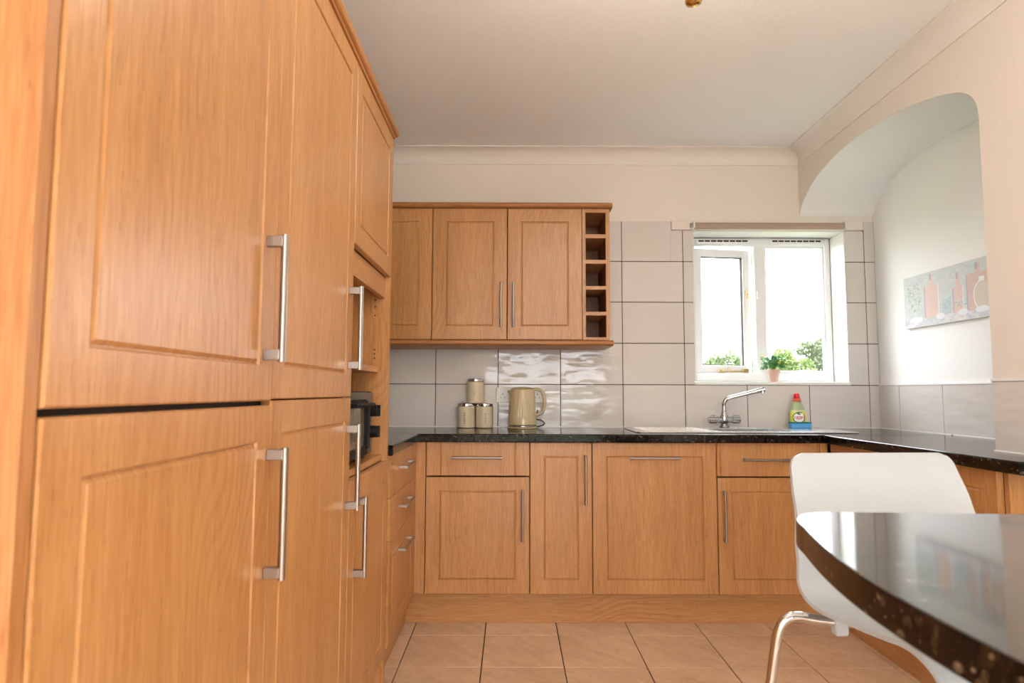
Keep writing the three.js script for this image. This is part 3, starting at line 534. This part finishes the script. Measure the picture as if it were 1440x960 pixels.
// ------------------------------------------------------------------ sink and tap
{
  const s = thing('sink', 'stainless steel inset sink with ribbed drainer under the window', 'sink', [0, WT + 0.0003, 0]);
  mesh('rim', grain(slab([[0.64, 0.055], [1.72, 0.055], [1.735, 0.07], [1.735, 0.485], [1.72, 0.50], [0.64, 0.50], [0.625, 0.485], [0.625, 0.07]], 0, 0.006, 0.0025, [[[1.06, 0.15], [1.06, 0.45], [1.43, 0.45], [1.43, 0.15]]])), M.sink, s);
  mesh('bowl', [box(1.055, 1.058, -0.16, 0.004, 0.145, 0.455), box(1.432, 1.435, -0.16, 0.004, 0.145, 0.455), box(1.058, 1.432, -0.16, 0.004, 0.145, 0.148), box(1.058, 1.432, -0.16, 0.004, 0.452, 0.455), box(1.058, 1.432, -0.163, -0.16, 0.145, 0.455)], M.sink, s);
  for (let k = 0; k < 8; k++) mesh('drainer_rib', box(0.68, 1.02, 0.0055, 0.0085, 0.12 + k * 0.044, 0.13 + k * 0.044, 0.0014), M.sink, s);
  mesh('plug_waste', [cyl(0.035, 0.035, 0.003, 28).translate(1.245, -0.1585, 0.3), new THREE.TorusGeometry(0.034, 0.004, 8, 28).rotateX(Math.PI / 2).translate(1.245, -0.157, 0.3)], M.chrome, s);
  const t = thing('mixer_tap', 'chrome mixer tap with a long angled spout behind the sink', 'tap', [1.187, WT + 0.0066, 0.105]);
  mesh('body', [lathe([[0, 0], [0.027, 0], [0.027, 0.008], [0.019, 0.014], [0.018, 0.022], [0.0225, 0.028], [0.0225, 0.062], [0.017, 0.078], [0.0145, 0.085], [0.0145, 0.094], [0, 0.094]], 32), rod([-0.05, 0.044, 0], [0.05, 0.044, 0], 0.0165, 24)], M.tapChrome, t);
  for (const sx of [-1, 1]) mesh('knob', [rod([sx * 0.045, 0.044, 0], [sx * 0.083, 0.044, 0], 0.0225, 10), rod([sx * 0.083, 0.044, 0], [sx * 0.088, 0.044, 0], 0.018, 24), box(sx * 0.067 - 0.014, sx * 0.067 + 0.014, 0.064, 0.073, -0.007, 0.007, 0.002)], M.tapChrome, t);
  mesh('spout', [tube([[0, 0.088, 0], [0, 0.12, 0], [0.001, 0.135, 0.002], [0.012, 0.155, 0.006], [0.032, 0.166, 0.011], [0.07, 0.176, 0.02], [0.14, 0.195, 0.035], [0.205, 0.2125, 0.05]], 0.0118, 70, 18), rod([0.165, 0.202, 0.041], [0.21, 0.2135, 0.051], 0.0142, 20), rod([0.2, 0.212, 0.049], [0.2, 0.192, 0.049], 0.012, 18)], M.tapChrome, t);
}
// ------------------------------------------------------------------ things on the worktop
{
  const word = (text, ink) => { const c = document.createElement('canvas'); c.width = 512; c.height = 128; const g = c.getContext('2d'); g.clearRect(0, 0, 512, 128); g.fillStyle = ink; g.font = 'bold 92px sans-serif'; g.textAlign = 'center'; g.textBaseline = 'middle'; let s = text.split('').join('\u2009'); g.fillText(s, 256, 64, 480); const t = new THREE.CanvasTexture(c); t.colorSpace = THREE.SRGBColorSpace; return t; };
  const can = (label, x, y, z, text, ink, a) => {
    const u = thing('canister', label, 'canister', [x, y, z], 0, 'cream storage canisters beside the kettle');
    mesh('body', lathe([[0, 0], [0.046, 0], [0.0485, 0.003], [0.049, 0.006], [0.049, 0.116], [0.048, 0.119], [0, 0.119]], 44), M.cream, u);
    mesh('lid', lathe([[0, 0.1195], [0.0485, 0.1195], [0.0495, 0.121], [0.0495, 0.133], [0.0475, 0.136], [0, 0.1365]], 44), M.chrome, u);
    const g = new THREE.CylinderGeometry(0.0494, 0.0494, 0.076, 12, 1, true, a - 0.2, 0.4); // lettering runs upward
    const uv = g.attributes.uv; for (let i = 0; i < uv.count; i++) uv.setXY(i, uv.getY(i), 1 - uv.getX(i));
    g.translate(0, 0.055, 0); mesh('lettering', g, std({ map: word(text, ink), transparent: true, roughness: 0.5 }), u);
  };
  can('cream canister with dark upright lettering, lower of the stack and farther from the kettle', -0.252, WT + 0.0003, 0.085, 'COFFEE', 'rgb(70,60,48)', -0.12);
  can('cream canister with pale lettering standing next to the kettle', -0.150, WT + 0.0003, 0.085, 'SUGAR', 'rgb(176,150,118)', 0.15);
  can('cream canister stacked on top of the other two', -0.201, WT + 0.1372, 0.085, 'TEA', 'rgb(170,150,124)', -0.05);

  const k = thing('kettle', 'ribbed cream electric kettle with a loop handle and chrome foot', 'kettle', [0.062, WT + 0.0003, 0.115]);
  mesh('base', lathe([[0, 0], [0.082, 0], [0.083, 0.004], [0.081, 0.009], [0, 0.009]], 44), M.kettle, k);
  mesh('chrome_band', lathe([[0, 0.0092], [0.0795, 0.0092], [0.081, 0.013], [0.0795, 0.0205], [0, 0.0205]], 44), M.chrome, k);
  const rib = new THREE.CylinderGeometry(1, 1, 1, 180, 24, true), rp = rib.attributes.position;
  for (let i = 0; i < rp.count; i++) { const y = rp.getY(i) + 0.5, a = Math.atan2(rp.getX(i), rp.getZ(i)), band = THREE.MathUtils.smoothstep(y, 0.2, 0.26) * (1 - THREE.MathUtils.smoothstep(y, 0.66, 0.72)) * (Math.abs(a) < 0.5 ? 1 : 0); const r = 0.0795 - 0.0085 * y - 0.003 * y * y + band * 0.0009 * Math.cos(a * 44); rp.setXYZ(i, Math.sin(a) * r, 0.021 + y * 0.187, Math.cos(a) * r); }
  rib.computeVertexNormals();
  mesh('body', [rib, lathe([[0.0682, 0.2079], [0.0665, 0.214], [0.061, 0.2185], [0, 0.2185]], 44), new THREE.CylinderGeometry(0.02, 0.008, 0.045, 16).rotateZ(0.32).translate(-0.058, 0.191, 0)], M.kettle, k);
  mesh('lid', lathe([[0, 0.229], [0.02, 0.2285], [0.05, 0.2245], [0.057, 0.2187], [0, 0.2187]], 40), M.kettle, k);
  mesh('handle', [tube([[0.06, 0.216, 0], [0.085, 0.216, 0], [0.108, 0.203, 0], [0.1215, 0.165, 0], [0.122, 0.13, 0], [0.112, 0.095, 0], [0.095, 0.078, 0], [0.07, 0.072, 0]], 0.0085, 60, 12).scale(1, 1, 1.4)], M.kettle, k);
  mesh('handle_grip', tube([[0.1, 0.216, 0], [0.1165, 0.2, 0], [0.129, 0.165, 0], [0.1295, 0.13, 0], [0.119, 0.091, 0], [0.1, 0.073, 0], [0.072, 0.067, 0]], 0.004, 50, 10).scale(1, 1, 1.6), M.steel, k);
  mesh('power_cord', tube([[0.07, 0.006, -0.02], [0.1, 0.012, -0.01], [0.118, 0.02, 0.0], [0.122, 0.03, -0.02], [0.105, 0.042, -0.06], [0.08, 0.05, -0.085], [0.09, 0.1, -0.094]], 0.0035, 60, 8), M.black, k);

  const sock = (label, x0, n) => {
    const w = n === 2 ? 0.146 : 0.086, u = thing('wall_socket', label, 'socket', [x0 + w / 2, 1.088, 0.0083]);
    mesh('face_plate', box(-w / 2, w / 2, -0.043, 0.043, 0, 0.009, 0.003), M.white, u);
    for (let i = 0; i < n; i++) { const c = n === 2 ? (i ? 0.036 : -0.036) : 0; for (const hole of [box(c - 0.002, c + 0.002, 0.001, 0.01, 0.0085, 0.0094), box(c - 0.0145, c - 0.0085, -0.0155, -0.0115, 0.0085, 0.0094), box(c + 0.0085, c + 0.0145, -0.0155, -0.0115, 0.0085, 0.0094)]) mesh('pin_slot', hole, M.dark, u); }
    for (let i = 0; i < n; i++) { const c = n === 2 ? (i ? 0.06 : -0.06) : 0.03; mesh('rocker_switch', box(c - 0.005, c + 0.005, 0.012, 0.03, 0.008, 0.0125, 0.001), M.white, u); }
  };
  sock('white double wall socket on the tiles between canisters and kettle', -0.086, 2);
  sock('white single wall socket seen through the kettle handle', 0.106, 1);

  // washing up liquid and sponge
  const b = thing('soap_bottle', 'washing up liquid bottle with a red cap standing behind the sink', 'bottle', [1.605, WT + 0.0067, 0.082]);
  const oval = (pts) => { const g = lathe(pts, 40); g.scale(1, 1, 0.55); g.computeVertexNormals(); return g; };
  mesh('body', oval([[0, 0], [0.043, 0], [0.047, 0.006], [0.0475, 0.05], [0.046, 0.075], [0.041, 0.1], [0.033, 0.125], [0.0235, 0.142], [0.019, 0.148], [0.019, 0.15], [0, 0.15]]), std({ color: col(0.58, 0.66, 0.40), roughness: 0.15, transmission: 0.25, thickness: 0.04, ior: 1.4 }), b);
  mesh('collar', oval([[0, 0.146], [0.0235, 0.146], [0.0225, 0.153], [0.0195, 0.1615], [0, 0.1615]]).scale(1, 1, 1.4), std({ color: col(0.85, 0.12, 0.06), roughness: 0.4 }), b);
  mesh('cap', lathe([[0, 0.162], [0.0155, 0.162], [0.016, 0.166], [0.0155, 0.182], [0.013, 0.1895], [0.006, 0.192], [0, 0.192]], 28), std({ color: col(0.72, 0.01, 0.015), roughness: 0.3 }), b);
  const c = document.createElement('canvas'); c.width = 512; c.height = 512; const g = c.getContext('2d');
  const gr = g.createLinearGradient(0, 0, 0, 512); gr.addColorStop(0, 'rgb(205,214,190)'); gr.addColorStop(0.25, 'rgb(225,214,60)'); gr.addColorStop(1, 'rgb(206,190,22)'); g.fillStyle = gr; g.fillRect(0, 0, 512, 512);
  g.lineWidth = 30; g.strokeStyle = 'rgb(28,104,34)'; g.fillStyle = 'rgb(244,244,240)'; g.beginPath(); g.arc(256, 250, 160, 0, 6.3); g.fill(); g.beginPath(); g.arc(256, 250, 168, 1.6, 5.2); g.stroke(); g.beginPath(); g.arc(256, 250, 168, 5.6, 7.4); g.stroke();
  g.fillStyle = 'rgb(30,120,40)'; g.beginPath(); g.ellipse(245, 128, 55, 26, 0.5, 0, 6.3); g.fill();
  g.fillStyle = 'rgb(206,28,34)'; g.font = 'bold 150px sans-serif'; g.textAlign = 'center'; g.textBaseline = 'middle'; g.fillText('FAIRY', 256, 262, 290);
  const lt = new THREE.CanvasTexture(c); lt.colorSpace = THREE.SRGBColorSpace;
  const lg = new THREE.CylinderGeometry(0.0472, 0.0482, 0.085, 24, 1, true, -1.15, 2.3).scale(1, 1, 0.56).translate(0, 0.056, 0);
  mesh('front_label', lg, std({ map: lt, roughness: 0.3 }), b);
  const sp = thing('sponge', 'blue washing up sponge lying in front of the soap bottle', 'sponge', [1.596, WT + 0.0067, 0.135]);
  mesh('foam', box(-0.055, 0.055, 0, 0.026, -0.024, 0.022, 0.004), std({ color: col(0.10, 0.36, 0.72), roughness: 0.95 }), sp);
  mesh('scouring_pad', box(-0.055, 0.055, 0.0262, 0.033, -0.024, 0.022, 0.002), std({ color: col(0.02, 0.17, 0.15), roughness: 1 }), sp);

  // potted plant on the window sill
  const p = thing('potted_plant', 'small green and yellow plant in a terracotta pot on the sill', 'plant', [1.535, 1.1683, -0.055]);
  mesh('pot', lathe([[0, 0], [0.022, 0], [0.031, 0.052], [0.036, 0.053], [0.0375, 0.074], [0.033, 0.074], [0.031, 0.062], [0, 0.06]], 32), std({ color: col(0.62, 0.40, 0.32), roughness: 0.8 }), p);
  const st = []; const blobs = [];
  for (let i = 0; i < 46; i++) { const a = rnd() * 6.28, r = 0.008 + rnd() * 0.055, y = 0.098 + rnd() * 0.06 - r * 0.3; st.push(tube([[0, 0.058, 0], [Math.cos(a) * r * 0.4, 0.05 + y * 0.5, Math.sin(a) * r * 0.4], [Math.cos(a) * r, y, Math.sin(a) * r]], 0.0012, 8, 5)); blobs.push([Math.cos(a) * r, y, Math.sin(a) * r, 0.012, 0.012]); }
  mesh('stem', st, std({ color: col(0.12, 0.25, 0.06), roughness: 0.8 }), p);
  foliage(p, blobs, 900, 0.0165, leafMat(0.10, 0.34, 0.12));
  const fl = foliage(p, blobs.slice(0, 9).map((q) => [q[0], q[1] + 0.012, q[2], 0.01, 0.008]), 90, 0.012, leafMat(0.85, 0.68, 0.04)); fl.name = 'flowers';
}
// ------------------------------------------------------------------ painting in the recess
{
  const W = 1536, H = 480, c = document.createElement('canvas'); c.width = W; c.height = H; const g = c.getContext('2d');
  g.fillStyle = 'rgb(206,212,212)'; g.fillRect(0, 0, W, H);
  const dab = (n, x0, y0, x1, y1, cols, s0, s1, al) => { for (let i = 0; i < n; i++) { g.save(); g.globalAlpha = al * (0.4 + 0.6 * rnd()); g.translate(x0 + rnd() * (x1 - x0), y0 + rnd() * (y1 - y0)); g.rotate((rnd() - 0.5) * 1.2); const s = s0 + rnd() * (s1 - s0); g.fillStyle = cols[(rnd() * cols.length) | 0]; g.fillRect(-s / 2, -s / 5, s, s / 2.5); g.restore(); } };
  dab(900, 0, 0, W, H * 0.8, ['rgb(214,220,220)', 'rgb(196,206,210)', 'rgb(220,222,216)', 'rgb(200,206,204)'], 20, 70, 0.5);
  dab(350, 0, H * 0.8, W, H, ['rgb(200,204,216)', 'rgb(226,228,230)', 'rgb(190,196,210)', 'rgb(232,226,220)'], 20, 80, 0.6);
  const bottle = (x, w, y, nw, ny, colr) => { g.fillStyle = colr; g.beginPath(); g.roundRect(x - w / 2, y, w, H * 0.86 - y, 14); g.fill(); g.fillRect(x - nw / 2, ny, nw, y - ny + 8); dab(60, x - w / 2, y, x + w / 2 - 10, H * 0.85, ['rgb(226,208,200)', 'rgb(216,196,188)', 'rgb(232,216,208)'], 14, 40, 0.45); g.fillStyle = 'rgba(176,166,190,0.75)'; g.fillRect(x - w / 2 - 8, y + 4, 12, H * 0.84 - y); g.fillStyle = 'rgba(246,244,242,0.9)'; g.fillRect(x + w / 2 - 10, y, 9, H * 0.8 - y); g.fillStyle = 'rgba(170,176,190,0.9)'; g.fillRect(x - nw / 2, ny, nw * 0.5, 52); };
  bottle(395, 190, 120, 44, 20, 'rgb(222,200,192)'); bottle(735, 125, 190, 40, 70, 'rgb(218,196,190)'); bottle(965, 250, 110, 56, 30, 'rgb(214,190,182)'); bottle(1330, 170, 150, 48, 50, 'rgb(220,198,188)');
  g.fillStyle = 'rgb(214,206,194)'; g.beginPath(); g.ellipse(1005, 300, 92, 118, 0, 0, 6.3); g.fill(); g.strokeStyle = 'rgba(244,242,238,0.95)'; g.lineWidth = 10; g.beginPath(); g.ellipse(1005, 300, 92, 118, 0, 2, 5); g.stroke(); g.fillStyle = 'rgb(240,238,234)'; g.fillRect(975, 150, 60, 36);
  dab(180, 60, 70, 230, 330, ['rgb(150,176,156)', 'rgb(176,192,168)', 'rgb(128,156,140)', 'rgb(190,204,180)'], 8, 24, 0.75);
  g.fillStyle = 'rgba(186,202,204,0.9)'; g.fillRect(535, 270, 110, 130); dab(40, 535, 270, 645, 400, ['rgb(206,222,216)', 'rgb(170,192,196)'], 14, 30, 0.7);
  dab(70, 690, 300, 850, 350, ['rgb(120,166,178)', 'rgb(160,190,196)', 'rgb(230,236,236)'], 8, 20, 0.8);
  g.fillStyle = 'rgb(232,234,238)'; for (const [x, w] of [[170, 190], [500, 110], [780, 120], [1000, 150], [1240, 130]]) { g.beginPath(); g.ellipse(x, 410, w / 2, 26, 0, 0, 6.3); g.fill(); }
  const t = new THREE.CanvasTexture(c); t.colorSpace = THREE.SRGBColorSpace;
  const p = thing('painting', 'long pastel still life canvas of bottles hung in the arched recess', 'painting', [XN - 0.0005, 1.58, 0.735], -Math.PI / 2);
  mesh('stretcher', box(-0.434, 0.434, -0.135, 0.135, 0, 0.018, 0.001), std({ color: col(0.62, 0.55, 0.46), roughness: 0.8 }), p);
  mesh('canvas', [new THREE.PlaneGeometry(0.868, 0.27).translate(0, 0, 0.0186)], std({ map: t, roughness: 0.8 }), p);
}
// ------------------------------------------------------------------ breakfast bar
{
  const s = new THREE.Shape(), P = [[1.676, 2.66], [0.60, 2.605]];
  s.moveTo(1.676, -2.662); s.lineTo(0.56, -2.606); s.bezierCurveTo(0.475, -2.602, 0.452, -2.66, 0.438, -2.735); s.bezierCurveTo(0.405, -2.86, 0.381, -2.97, 0.381, -3.12); s.bezierCurveTo(0.381, -3.30, 0.41, -3.42, 0.47, -3.50); s.bezierCurveTo(0.50, -3.54, 0.55, -3.56, 0.60, -3.56); s.lineTo(1.676, -3.50); s.closePath();
  const t = thing('breakfast_bar', 'dark speckled breakfast bar with a rounded end in front of the chair', 'table', [0, 0, 0]);
  const g = gran(toCreasedNormals(slab(s, 0.865, 0.905, 0.003, [], 40), 0.15)), n = g.attributes.normal, ids = [[], []];
  for (let i = 0; i < n.count; i += 3) ids[Math.abs(n.getY(i)) < 0.75 ? 1 : 0].push(i, i + 1, i + 2);
  const part = (l) => { const r = new THREE.BufferGeometry(); for (const [k, w] of [['position', 3], ['normal', 3], ['uv', 2]]) r.setAttribute(k, new THREE.Float32BufferAttribute(l.flatMap((i) => Array.from(g.attributes[k].array.slice(i * w, i * w + w))), w)); return r; };
  mesh('tabletop', part(ids[0]), M.graniteTable, t); mesh('edge_band', part(ids[1]), M.graniteEdge, t);
  mesh('leg', [cyl(0.03, 0.03, 0.85, 28).translate(0.78, 0.43, 3.08), cyl(0.06, 0.06, 0.008, 28).translate(0.78, 0.0045, 3.08), cyl(0.055, 0.055, 0.008, 28).translate(0.78, 0.86, 3.08)], M.chrome, t);
  mesh('wall_batten', oak(box(1.66, 1.684, 0.82, 0.864, 2.72, 3.45, 0.002), 'z'), M.oak, t);
}
// ------------------------------------------------------------------ white chair
{
  const u = thing('bar_chair', 'white moulded plastic chair on chrome legs behind the breakfast bar', 'chair', [0.884, 0, 2.425], 0.07);
  const prof = new THREE.CatmullRomCurve3([[0.212, 0.588], [0.209, 0.622], [0.194, 0.650], [0.158, 0.660], [0.08, 0.651], [-0.01, 0.642], [-0.10, 0.638], [-0.165, 0.648], [-0.205, 0.682], [-0.226, 0.745], [-0.243, 0.82], [-0.262, 0.90], [-0.277, 0.962]].map(([z, y]) => new THREE.Vector3(0, y, z)), false, 'centripetal');
  const NS = 84, NT = 30, L = prof.getLength(), pos = [], nor = [];
  const hw = (s) => { const k = s / L, pts = [[0, 0.200], [0.12, 0.212], [0.35, 0.217], [0.5, 0.232], [0.6, 0.236], [0.7, 0.226], [0.85, 0.214], [1, 0.202]]; let i = 0; while (i < pts.length - 2 && k > pts[i + 1][0]) i++; const q = THREE.MathUtils.smoothstep(k, pts[i][0], pts[i + 1][0]); let w = pts[i][1] + (pts[i + 1][1] - pts[i][1]) * q; const r = 0.033, d = L - s; if (d < r) w -= r - Math.sqrt(Math.max(0, r * r - (r - d) * (r - d))); const r2 = 0.03; if (s < r2) w -= r2 - Math.sqrt(Math.max(0, r2 * r2 - (r2 - s) * (r2 - s))); return w; };
  const at = (i, j) => { const k = i / NS, s = k * L, p = prof.getPointAt(k), tg = prof.getTangentAt(k), n = new THREE.Vector3(0, tg.z, -tg.y).negate(), t = (j / NT) * 2 - 1; // n: inner side (up on the seat, forward on the back)
    if (n.y < 0 && k < 0.5) n.negate(); if (k >= 0.5 && n.z < 0 ) n.negate();
    const back = THREE.MathUtils.smoothstep(k, 0.5, 0.66), seat = THREE.MathUtils.smoothstep(k, 0.06, 0.2) * (1 - back), cup = Math.pow(Math.abs(t), 2.6) * (0.022 * back * (1 - 0.85 * THREE.MathUtils.smoothstep(k, 0.8, 1)) + 0.014 * seat);
    return p.addScaledVector(n, cup).setX(t * hw(s)); };
  const grid = []; for (let i = 0; i <= NS; i++) { grid.push([]); for (let j = 0; j <= NT; j++) grid[i].push(at(i, j)); }
  const N = grid.map((row, i) => row.map((p, j) => { const a = grid[Math.min(i + 1, NS)][j].clone().sub(grid[Math.max(i - 1, 0)][j]), b = grid[i][Math.min(j + 1, NT)].clone().sub(grid[i][Math.max(j - 1, 0)]); const n = b.cross(a).normalize(); return n; }));
  const th = 0.0042, V = (i, j, s) => grid[i][j].clone().addScaledVector(N[i][j], s * th), idx = [], W1 = NT + 1, tot = (NS + 1) * W1;
  for (const s of [1, -1]) for (let i = 0; i <= NS; i++) for (let j = 0; j <= NT; j++) pos.push(...V(i, j, s).toArray());
  const A = (i, j) => i * W1 + j, B = (i, j) => tot + i * W1 + j;
  for (let i = 0; i < NS; i++) for (let j = 0; j < NT; j++) { idx.push(A(i, j), A(i, j + 1), A(i + 1, j + 1), A(i, j), A(i + 1, j + 1), A(i + 1, j)); idx.push(B(i, j), B(i + 1, j + 1), B(i, j + 1), B(i, j), B(i + 1, j), B(i + 1, j + 1)); }
  for (let i = 0; i < NS; i++) { idx.push(A(i, 0), A(i + 1, 0), B(i + 1, 0), A(i, 0), B(i + 1, 0), B(i, 0)); idx.push(A(i, NT), B(i + 1, NT), A(i + 1, NT), A(i, NT), B(i, NT), B(i + 1, NT)); }
  for (let j = 0; j < NT; j++) { idx.push(A(0, j), B(0, j + 1), A(0, j + 1), A(0, j), B(0, j), B(0, j + 1)); idx.push(A(NS, j), A(NS, j + 1), B(NS, j + 1), A(NS, j), B(NS, j + 1), B(NS, j)); }
  const g = new THREE.BufferGeometry(); g.setAttribute('position', new THREE.Float32BufferAttribute(pos, 3)); g.setIndex(idx); g.computeVertexNormals();
  mesh('seat_shell', toCreasedNormals(g, 0.9), M.chair, u);
  const leg = (sx, sz, back) => tube(back ? [[sx * 0.10, 0.617, -0.13], [sx * 0.2, 0.622, -0.135], [sx * 0.262, 0.630, -0.14], [sx * 0.290, 0.622, -0.143], [sx * 0.303, 0.595, -0.146], [sx * 0.311, 0.545, -0.15], [sx * 0.345, 0.28, -0.17], [sx * 0.376, 0.012, -0.19]] : [[sx * 0.10, 0.617, 0.12], [sx * 0.15, 0.615, 0.17], [sx * 0.19, 0.602, 0.2], [sx * 0.205, 0.56, 0.215], [sx * 0.225, 0.28, 0.235], [sx * 0.245, 0.012, 0.255]], 0.0108, 80, 18);
  for (const sx of [-1, 1]) for (const b of [true, false]) { const l = mesh('leg', leg(sx, 0, b), M.chrome, u); mesh('foot_cap', cyl(0.015, 0.013, 0.02, 18).translate(sx * (b ? 0.377 : 0.2455), 0.01, b ? -0.191 : 0.2555), M.white, l); }
  mesh('seat_frame', [tube([[-0.10, 0.617, -0.13], [-0.095, 0.617, 0], [-0.10, 0.617, 0.12]], 0.0108, 20, 14), tube([[0.10, 0.617, -0.13], [0.095, 0.617, 0], [0.10, 0.617, 0.12]], 0.0108, 20, 14), rod([-0.1, 0.617, -0.13], [0.1, 0.617, -0.13], 0.0108), rod([-0.1, 0.617, 0.12], [0.1, 0.617, 0.12], 0.0108)], M.chrome, u);
  for (const [x, z] of [[-0.175, -0.13], [0.175, -0.13], [-0.13, 0.15], [0.13, 0.15]]) mesh('frame_clip', box(x - 0.015, x + 0.015, 0.594, 0.638, z - 0.012, z + 0.012, 0.006), M.chair, u);
}
// ------------------------------------------------------------------ ceiling fittings
function fitting(label, [x, z], power, drop) {
  const u = thing('ceiling_lamp', label, 'lamp', [x, CEIL, z]);
  mesh('ceiling_plate', lathe([[0, -0.026], [0.03, -0.025], [0.055, -0.012], [0.058, 0], [0, 0]].reverse(), 36), M.brass, u);
  mesh('stem', rod([0, -0.02, 0], [0, -0.14 - drop, 0], 0.006), M.brass, u);
  mesh('finial', lathe([[0, -0.192], [0.011, -0.191], [0.0185, -0.187], [0.021, -0.18], [0.021, -0.15], [0.016, -0.14], [0.008, -0.136], [0, -0.136]], 40).translate(0, -drop, 0), M.brass, u);
  for (let k = 0; k < 3; k++) {
    const a = k * 2.094 + 3.64, c = Math.cos(a), s = Math.sin(a), y = -drop;
    const arm = mesh('arm', [tube([[0, y - 0.13, 0], [c * 0.06, y - 0.128, s * 0.06], [c * 0.13, y - 0.115, s * 0.13], [c * 0.16, y - 0.09, s * 0.16]], 0.005, 20, 10), cyl(0.02, 0.024, 0.02, 20).translate(c * 0.165, y - 0.085, s * 0.165)], M.brass, u);
    mesh('lamp_shade', new THREE.SphereGeometry(0.045, 28, 18).translate(c * 0.165, y - 0.032, s * 0.165), std({ color: col(0.9, 0.85, 0.78), emissive: LAMP.color, emissiveIntensity: 2.2, roughness: 0.5 }), arm);
    const l = new THREE.PointLight(LAMP.color, power); l.name = 'lamp'; l.position.set(c * 0.165, y - 0.032, s * 0.165); l.shadow.radius = 2; l.castShadow = true; u.add(l);
  }
}
fitting('brass ceiling lamp whose finial hangs into the top of the view', [0.447, 2.2], LAMP.each, 0.28);
fitting('added brass lamp out of view behind the camera for fill light', [0.45, 5.2], ADDED_LAMP_REAR, 0.35);  // unseen second lamp, added to brighten the room from behind

renderer.render(scene, camera);
